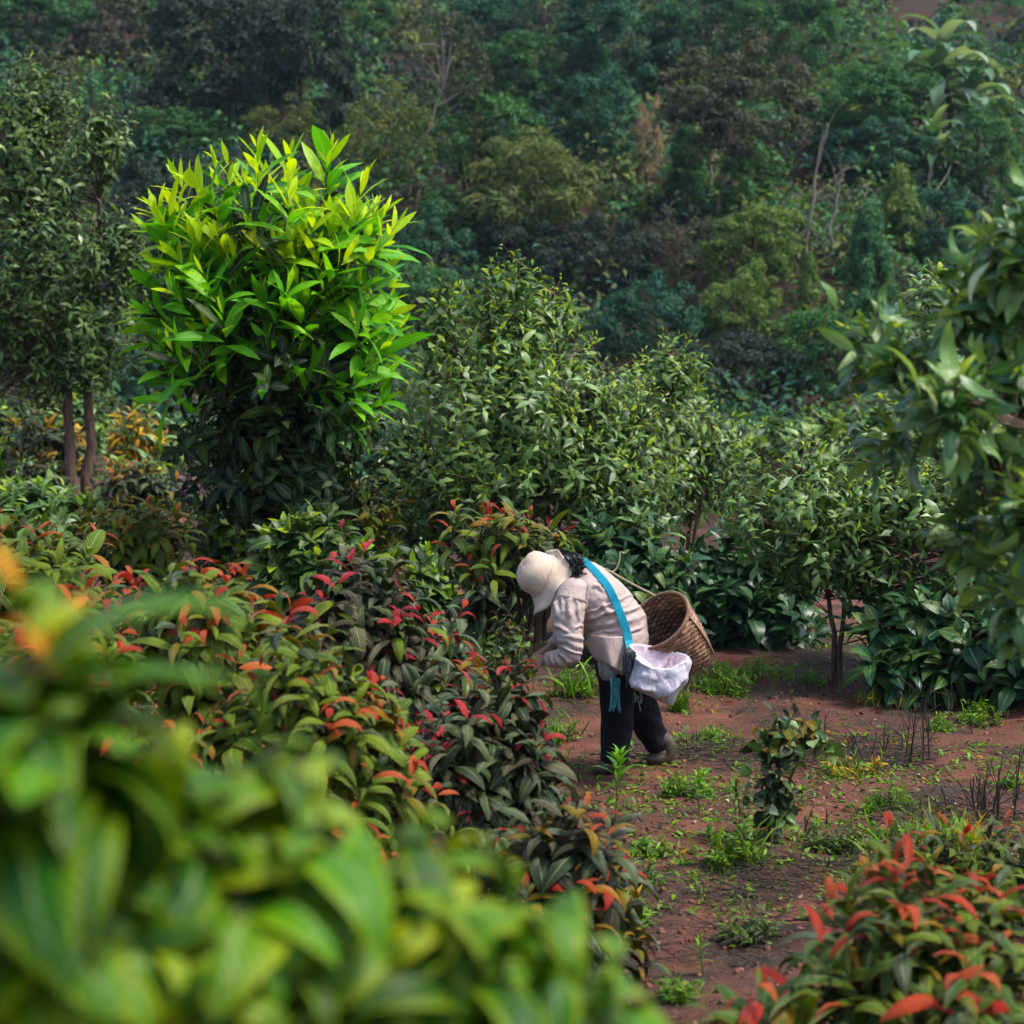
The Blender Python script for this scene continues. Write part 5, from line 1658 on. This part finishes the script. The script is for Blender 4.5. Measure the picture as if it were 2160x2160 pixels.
def bushy_weed(label, px, py, wpx, hpx, mats, n=500, leaf=.035, blades=0, T=None):
    g0 = ground(px, py)
    s_ = ppm(g0[1])
    rx, rz = wpx / 2 / s_, hpx / s_
    root = thing('weed_clump', label, 'weed', g0, 'green weeds on the red soil')
    so_ = Soup()
    m = 22
    a = rng.random(m) * 6.28; rr = rx * np.sqrt(rng.random(m))
    tips = np.stack([g0[0] + np.cos(a) * rr, g0[1] + np.sin(a) * rr * .8, np.zeros(m)], -1)
    tips[:, 2] = terrain(tips[:, 0], tips[:, 1]) + rz * (.2 + .9 * rng.random(m) ** 1.3) * (1 - .6 * (rr / rx) ** 2)
    bs_ = g0 + (tips - g0) * [.55, .55, 0]; bs_[:, 2] = terrain(bs_[:, 0], bs_[:, 1]) - .01
    if n:
        j = rng.integers(0, m, n); f = rng.random(n) ** .6
        P = bs_[j] + (tips[j] - bs_[j]) * f[:, None] + rng.normal(size=(n, 3)) * .012
        D = nrm(rng.normal(size=(n, 3)) * [1, 1, .5] + [0, 0, .25]); U = nrm(rng.normal(size=(n, 3)) * .35 + [0, -.1, 1])
        so_.leaves(T or TL['lance'][1], P, orient(D, U), leaf * (.6 + .8 * rng.random(n)), 1.1, rng.choice(len(mats), n))
    if blades:
        P = np.stack([g0[0] + rng.normal(size=blades) * rx * .5, g0[1] + rng.normal(size=blades) * rx * .4, np.zeros(blades)], -1)
        P[:, 2] = terrain(P[:, 0], P[:, 1]) - .01
        D = nrm(np.stack([rng.normal(size=blades) * .35, rng.normal(size=blades) * .35, np.ones(blades)], -1)); U = nrm(rng.normal(size=(blades, 3)))
        so_.leaves(GT, P, orient(D, U), rz * (.6 + .7 * rng.random(blades)), 1.0, rng.choice(len(mats), blades))
    o = so_.build('foliage', [M[q] for q in mats], root, origin=g0)
    o['kind'] = 'stuff'
    V, F, uv = tubes(bez(bs_, (bs_ + tips) / 2 + rng.normal(size=(m, 3)) * .01, tips, 5), np.full((m, 5), .0018), 4)
    o = link('stalk', mesh('stalk', V - g0, F, M['stem_green'], uv), root)
    o['kind'] = 'stuff'


BW = ['weed', 'weed_dull']
for q in [
    ('bright green weed clump just right of the basket', 1525, 1465, 130, 70, BW, 700, .04, 60),
    ('grassy tuft behind the rear leg, under the white sack', 1432, 1505, 50, 60, BW, 120, .03, 90),
    ('bright green weeds seen under the bent arms of the picker', 1215, 1470, 120, 90, BW, 700, .045, 30),
    ('low green weeds behind the knees of the picker', 1170, 1560, 110, 70, ['weed_dull', 'weed'], 500, .035, 30),
    ('yellow-green weeds spreading right of the rear boot', 1500, 1560, 150, 40, BW, 420, .03, 20),
    ('dull green leafy weeds at the foot of the sapling', 1555, 1830, 170, 120, ['weed_dull', 'weed_dull', 'weed'], 520, .05, 20),
    ('low dull weeds under the lance-leaved weed', 1370, 1800, 110, 35, ['weed_dull', 'weed'], 360, .035, 10),
    ('green weed tuft left of the near dead stems', 1870, 1710, 110, 60, BW, 500, .035, 60),
    ('grassy yellow-green tuft in front of the dull right bush', 1940, 1850, 190, 130, BW, 500, .05, 220),
    ('tall grassy tuft beside the dull right bush', 2025, 1840, 70, 120, ['weed', 'straw'], 100, .04, 160),
    ('small green weed patch at the right edge of the path', 2135, 1665, 70, 30, BW, 220, .035, 10),
    ('small green weed right of the tall dead stems', 1985, 1545, 60, 40, BW, 260, .035, 10),
    ('pale weed patch under the forked trunk', 1700, 1440, 120, 30, ['weed_dull', 'weed'], 300, .03, 30),
    ('green weeds at the edge of the dark right bush', 2060, 1530, 140, 50, ['weed_dull', 'weed'], 400, .035, 20),
    ('yellow-green grass tuft between lime tree and central bush', 810, 1210, 110, 140, BW, 200, .06, 260),
    ('bright grass at the left edge behind the hedge', 10, 1085, 70, 170, BW, 150, .08, 260),
    ('green weeds behind the hedge, below the hat-side bush', 960, 1400, 160, 130, ['weed_dull', 'weed'], 600, .06, 20),
    ('big dull green broad weed behind the crimson bush', 870, 1330, 130, 150, ['teal', 'weed_dull'], 300, .10, 0),
    ('low weed patch on the soil under the lowest hedge bush', 1345, 1870, 90, 40, ['weed_dull', 'rib_dark'], 260, .04, 0),
    ('leafy weeds crowding the left foot of the path by the hedge', 1320, 1960, 120, 80, ['weed_dull', 'weed'], 420, .045, 20),
    ('loose weed patch between the rear boot and the sapling', 1450, 1680, 110, 60, ['weed_dull', 'weed'], 420, .04, 20),
    ('weeds right of the sapling among the black twigs', 1790, 1640, 150, 60, ['weed_dull', 'weed', 'straw'], 480, .04, 40),
    ('dull weeds below the sapling near the bottom right bush', 1760, 1800, 140, 70, ['weed_dull', 'rib_dark'], 460, .045, 20),
    ('dry grassy fringe under the dark right bush', 1900, 1480, 220, 50, ['straw', 'weed_dull', 'weed'], 300, .035, 120),
    ('weed fringe along the foot of the bush behind the basket', 1600, 1430, 180, 50, ['weed_dull', 'weed'], 420, .04, 60),
    ('dark leafy weeds between the near bush and the soil path', 1580, 1990, 130, 70, ['weed_dull', 'rib_dark'], 360, .045, 10),
    ('small weeds at the bottom of the path by the near bush', 1440, 2110, 90, 70, ['weed_dull', 'weed'], 260, .03, 20),
]:
    bushy_weed(*q)

# dead dark stems
def dead_stem(label, px, py_top, py_base, n=5, spread=.05, tw=3):
    g0 = ground(px, py_base)
    h = (py_base - py_top) / ppm(g0[1])
    root = thing('dead_stem', label, 'dead stem', g0, 'dead dark stems on the soil')
    for i in range(n):
        b0 = g0 + np.array([rng.normal() * spread, rng.normal() * spread, -.02])
        hh = h * (1 if i == 0 else .45 + .5 * rng.random())
        t0 = b0 + np.array([rng.normal() * .18 * hh, rng.normal() * .15 * hh, hh])
        Q = bez(b0[None], ((b0 + t0) / 2 + rng.normal(size=3) * .03 * hh)[None], t0[None], 8)
        V, F, uv = tubes(Q, np.linspace(.0055, .0025, 8)[None], 5)
        link('stalk', mesh('stalk', V - g0, F, M['dead_stem'], uv), root)
        if tw:
            a_ = Q[0][rng.integers(2, 7, tw)]
            e = a_ + rng.normal(size=(tw, 3)) * [.06, .05, .02] + [0, 0, .09 * h / .3]
            V, F, uv = tubes(bez(a_, (a_ + e) / 2, e, 4), np.full((tw, 4), .0022), 4)
            o = link('twig', mesh('twig', V - g0, F, M['dead_stem'], uv), root)


dead_stem('tall forked dead stems in the middle of the right path', 1920, 1405, 1610, 4, .06, 4)
dead_stem('row of short dead stalks right of the sapling top', 1825, 1520, 1600, 12, .16, 1)
dead_stem('cluster of black dead stalks near the right edge', 2075, 1590, 1720, 8, .06, 2)
dead_stem('thin leaning dead stems at the right edge', 2125, 1555, 1735, 4, .05, 3)
dead_stem('short dead stubble left of the black stalks', 2000, 1650, 1705, 12, .14, 1)
dead_stem('dead stalks behind the tall forked ones', 1960, 1450, 1530, 6, .12, 2)
dead_stem('thin dead stalks between the sapling and the tall forked stems', 1745, 1500, 1585, 9, .16, 2)
dead_stem('low dead stubble in the middle of the red path', 1850, 1690, 1745, 12, .2, 1)
dead_stem('short dead stalks behind the rear boot', 1540, 1540, 1590, 9, .16, 1)

# scattered litter: twigs, dead leaves, clods, tiny sprouts
def scatter(n, y0, y1, xf=lambda x, y: np.ones_like(x, bool), xr=(-.5, .52)):
    y = y0 + (y1 - y0) * rng.random(n)
    x = (xr[0] + (xr[1] - xr[0]) * rng.random(n)) * SC * y
    ok = xf(x, y)
    x, y = x[ok], y[ok]
    return np.stack([x, y, terrain(x, y)], -1)


s = Soup()
P = scatter(13000, 5.5, 15)
den = vnoise(P[:, 0] * 1.1, P[:, 1] * 1.1, 12)
P = P[rng.random(len(P)) < np.clip((den - .25) * 2.2, .12, 1)]
n = len(P)
az = rng.random(n) * 6.28
D = np.stack([np.cos(az), np.sin(az), rng.normal(size=n) * .25], -1); U = nrm(rng.normal(size=(n, 3)) * .45 + [0, 0, 1])
s.leaves(leaf_tmpl(2, 2, .5, .8, .3, .8), P + [0, 0, .012], orient(D, U), .018 + .035 * rng.random(n) ** 2, 1.0, np.zeros(n, int))
o = s.build('leaf_litter', [M['litter']])
o['kind'] = 'stuff'; o['label'] = 'dead brown leaves strewn over the red soil'; o['category'] = 'leaf litter'

P = scatter(2400, 5.5, 14.5)
den = vnoise(P[:, 0] * .9 + 3, P[:, 1] * .9, 13)
P = P[rng.random(len(P)) < np.clip((den - .3) * 2.4, .05, 1)]
extra = []
for (px, py, nn, sx, sy) in [(1790, 1600, 340, .28, .20), (1700, 1890, 240, .3, .15), (1640, 1850, 120, .2, .1), (1480, 1600, 150, .3, .15), (2050, 1730, 200, .3, .12), (1500, 2000, 120, .3, .2)]:
    g0 = ground(px, py)
    q = g0 + rng.normal(size=(nn, 3)) * [sx, sy, 0]
    q[:, 2] = terrain(q[:, 0], q[:, 1]) + rng.random(nn) * .05
    extra.append(q)
P = np.concatenate([P] + extra)
n = len(P)
az = rng.random(n) * 6.28
D = np.stack([np.cos(az), np.sin(az), np.abs(rng.normal(size=n)) * .18], -1)
ln_ = .05 + .2 * rng.random(n) ** 2
E = P + D * ln_[:, None]
E[:, 2] = np.maximum(E[:, 2], terrain(E[:, 0], E[:, 1]) + .006)
A_ = P + [0, 0, .008]
V, F, uv = tubes(bez(A_, (A_ + E) / 2 + rng.normal(size=(n, 3)) * .012, E, 4), np.linspace(1, .6, 4)[None] * (.0012 + .0025 * rng.random((n, 1)) ** 2), 4)
o = link('twig_litter', mesh('twig_litter', V, F, M['dead_stem'], uv))
o['kind'] = 'stuff'; o['label'] = 'dark dead twigs lying in tangles on the soil'; o['category'] = 'twigs'

s = Soup()
P = scatter(9000, 7, 16)
den = vnoise(P[:, 0] * .8 + 7, P[:, 1] * .8 + 2, 17) * .6 + vnoise(P[:, 0] * 3, P[:, 1] * 3, 18) * .4
P = P[rng.random(len(P)) < np.clip((den - .45) * 6, .02, 1)]
n = len(P)
k = 4
P = np.repeat(P, k, 0)
n = len(P)
D = nrm(np.stack([rng.normal(size=n), rng.normal(size=n), .5 + .5 * rng.random(n)], -1)); U = nrm(rng.normal(size=(n, 3)) * .3 + [0, 0, 1])
s.leaves(leaf_tmpl(2, 2, .34, .8, .2, .8), P + rng.normal(size=(n, 3)) * [.012, .012, .004], orient(D, U), .025 + .04 * rng.random(n) ** 2, 1.0, rng.choice(3, n, p=[.3, .68, .02]))
o = s.build('ground_cover', [M['weed'], M['weed_dull'], M['straw']])
o['kind'] = 'stuff'; o['label'] = 'tiny green sprouts dotted over the red soil'; o['category'] = 'ground cover'

s = Soup()
P = scatter(2600, 5.5, 14)
n = len(P)
cube = np.array([[-.5, -.5, -.4], [.5, -.45, -.4], [.45, .5, -.4], [-.5, .45, -.4], [-.3, -.3, .35], [.3, -.25, .4], [.28, .3, .3], [-.3, .28, .38]])
cf = np.array([[0, 3, 2, 1], [4, 5, 6, 7], [0, 1, 5, 4], [1, 2, 6, 5], [2, 3, 7, 6], [3, 0, 4, 7]])
D = nrm(rng.normal(size=(n, 3)) * [1, 1, .3]); U = nrm(rng.normal(size=(n, 3)) * .4 + [0, 0, 1])
V, F, uv = place((cube, cf, cube[:, :2] + .5), P + [0, 0, .004], orient(D, U), .006 + .026 * rng.random(n) ** 3)
s.add(V, F, uv)
M['clod'] = simple_mat('earth_clod', (.09, .036, .024), (.2, .085, .055), 30, .95, .5)
o = s.build('earth_clods', [M['clod']])
o['kind'] = 'stuff'; o['label'] = 'small clods of red earth scattered on the ground'; o['category'] = 'clods'

# ================================================================= HAZE
hv = np.array([[x, y, z] for z in (-6, 75) for (x, y) in ((-200, -28), (200, -28), (200, 395), (-200, 395))], float)
hf = [[0, 3, 2, 1], [4, 5, 6, 7], [0, 1, 5, 4], [1, 2, 6, 5], [2, 3, 7, 6], [3, 0, 4, 7]]
hm = bpy.data.materials.new('thin_haze')
nt = nodes(hm)
pv = N(nt, 'ShaderNodeVolumePrincipled')
pv.inputs['Color'].default_value = (.62, .78, 1.0, 1)
pv.inputs['Density'].default_value = HAZE
pv.inputs['Anisotropy'].default_value = .2
om = N(nt, 'ShaderNodeOutputMaterial'); nt.links.new(pv.outputs[0], om.inputs['Volume'])
if HAZE > 0:
    hz = link('haze', mesh('haze', hv, hf, hm, smooth=False))
    hz['kind'] = 'stuff'
    hz['label'] = 'thin bluish air between the viewer and the hillside'
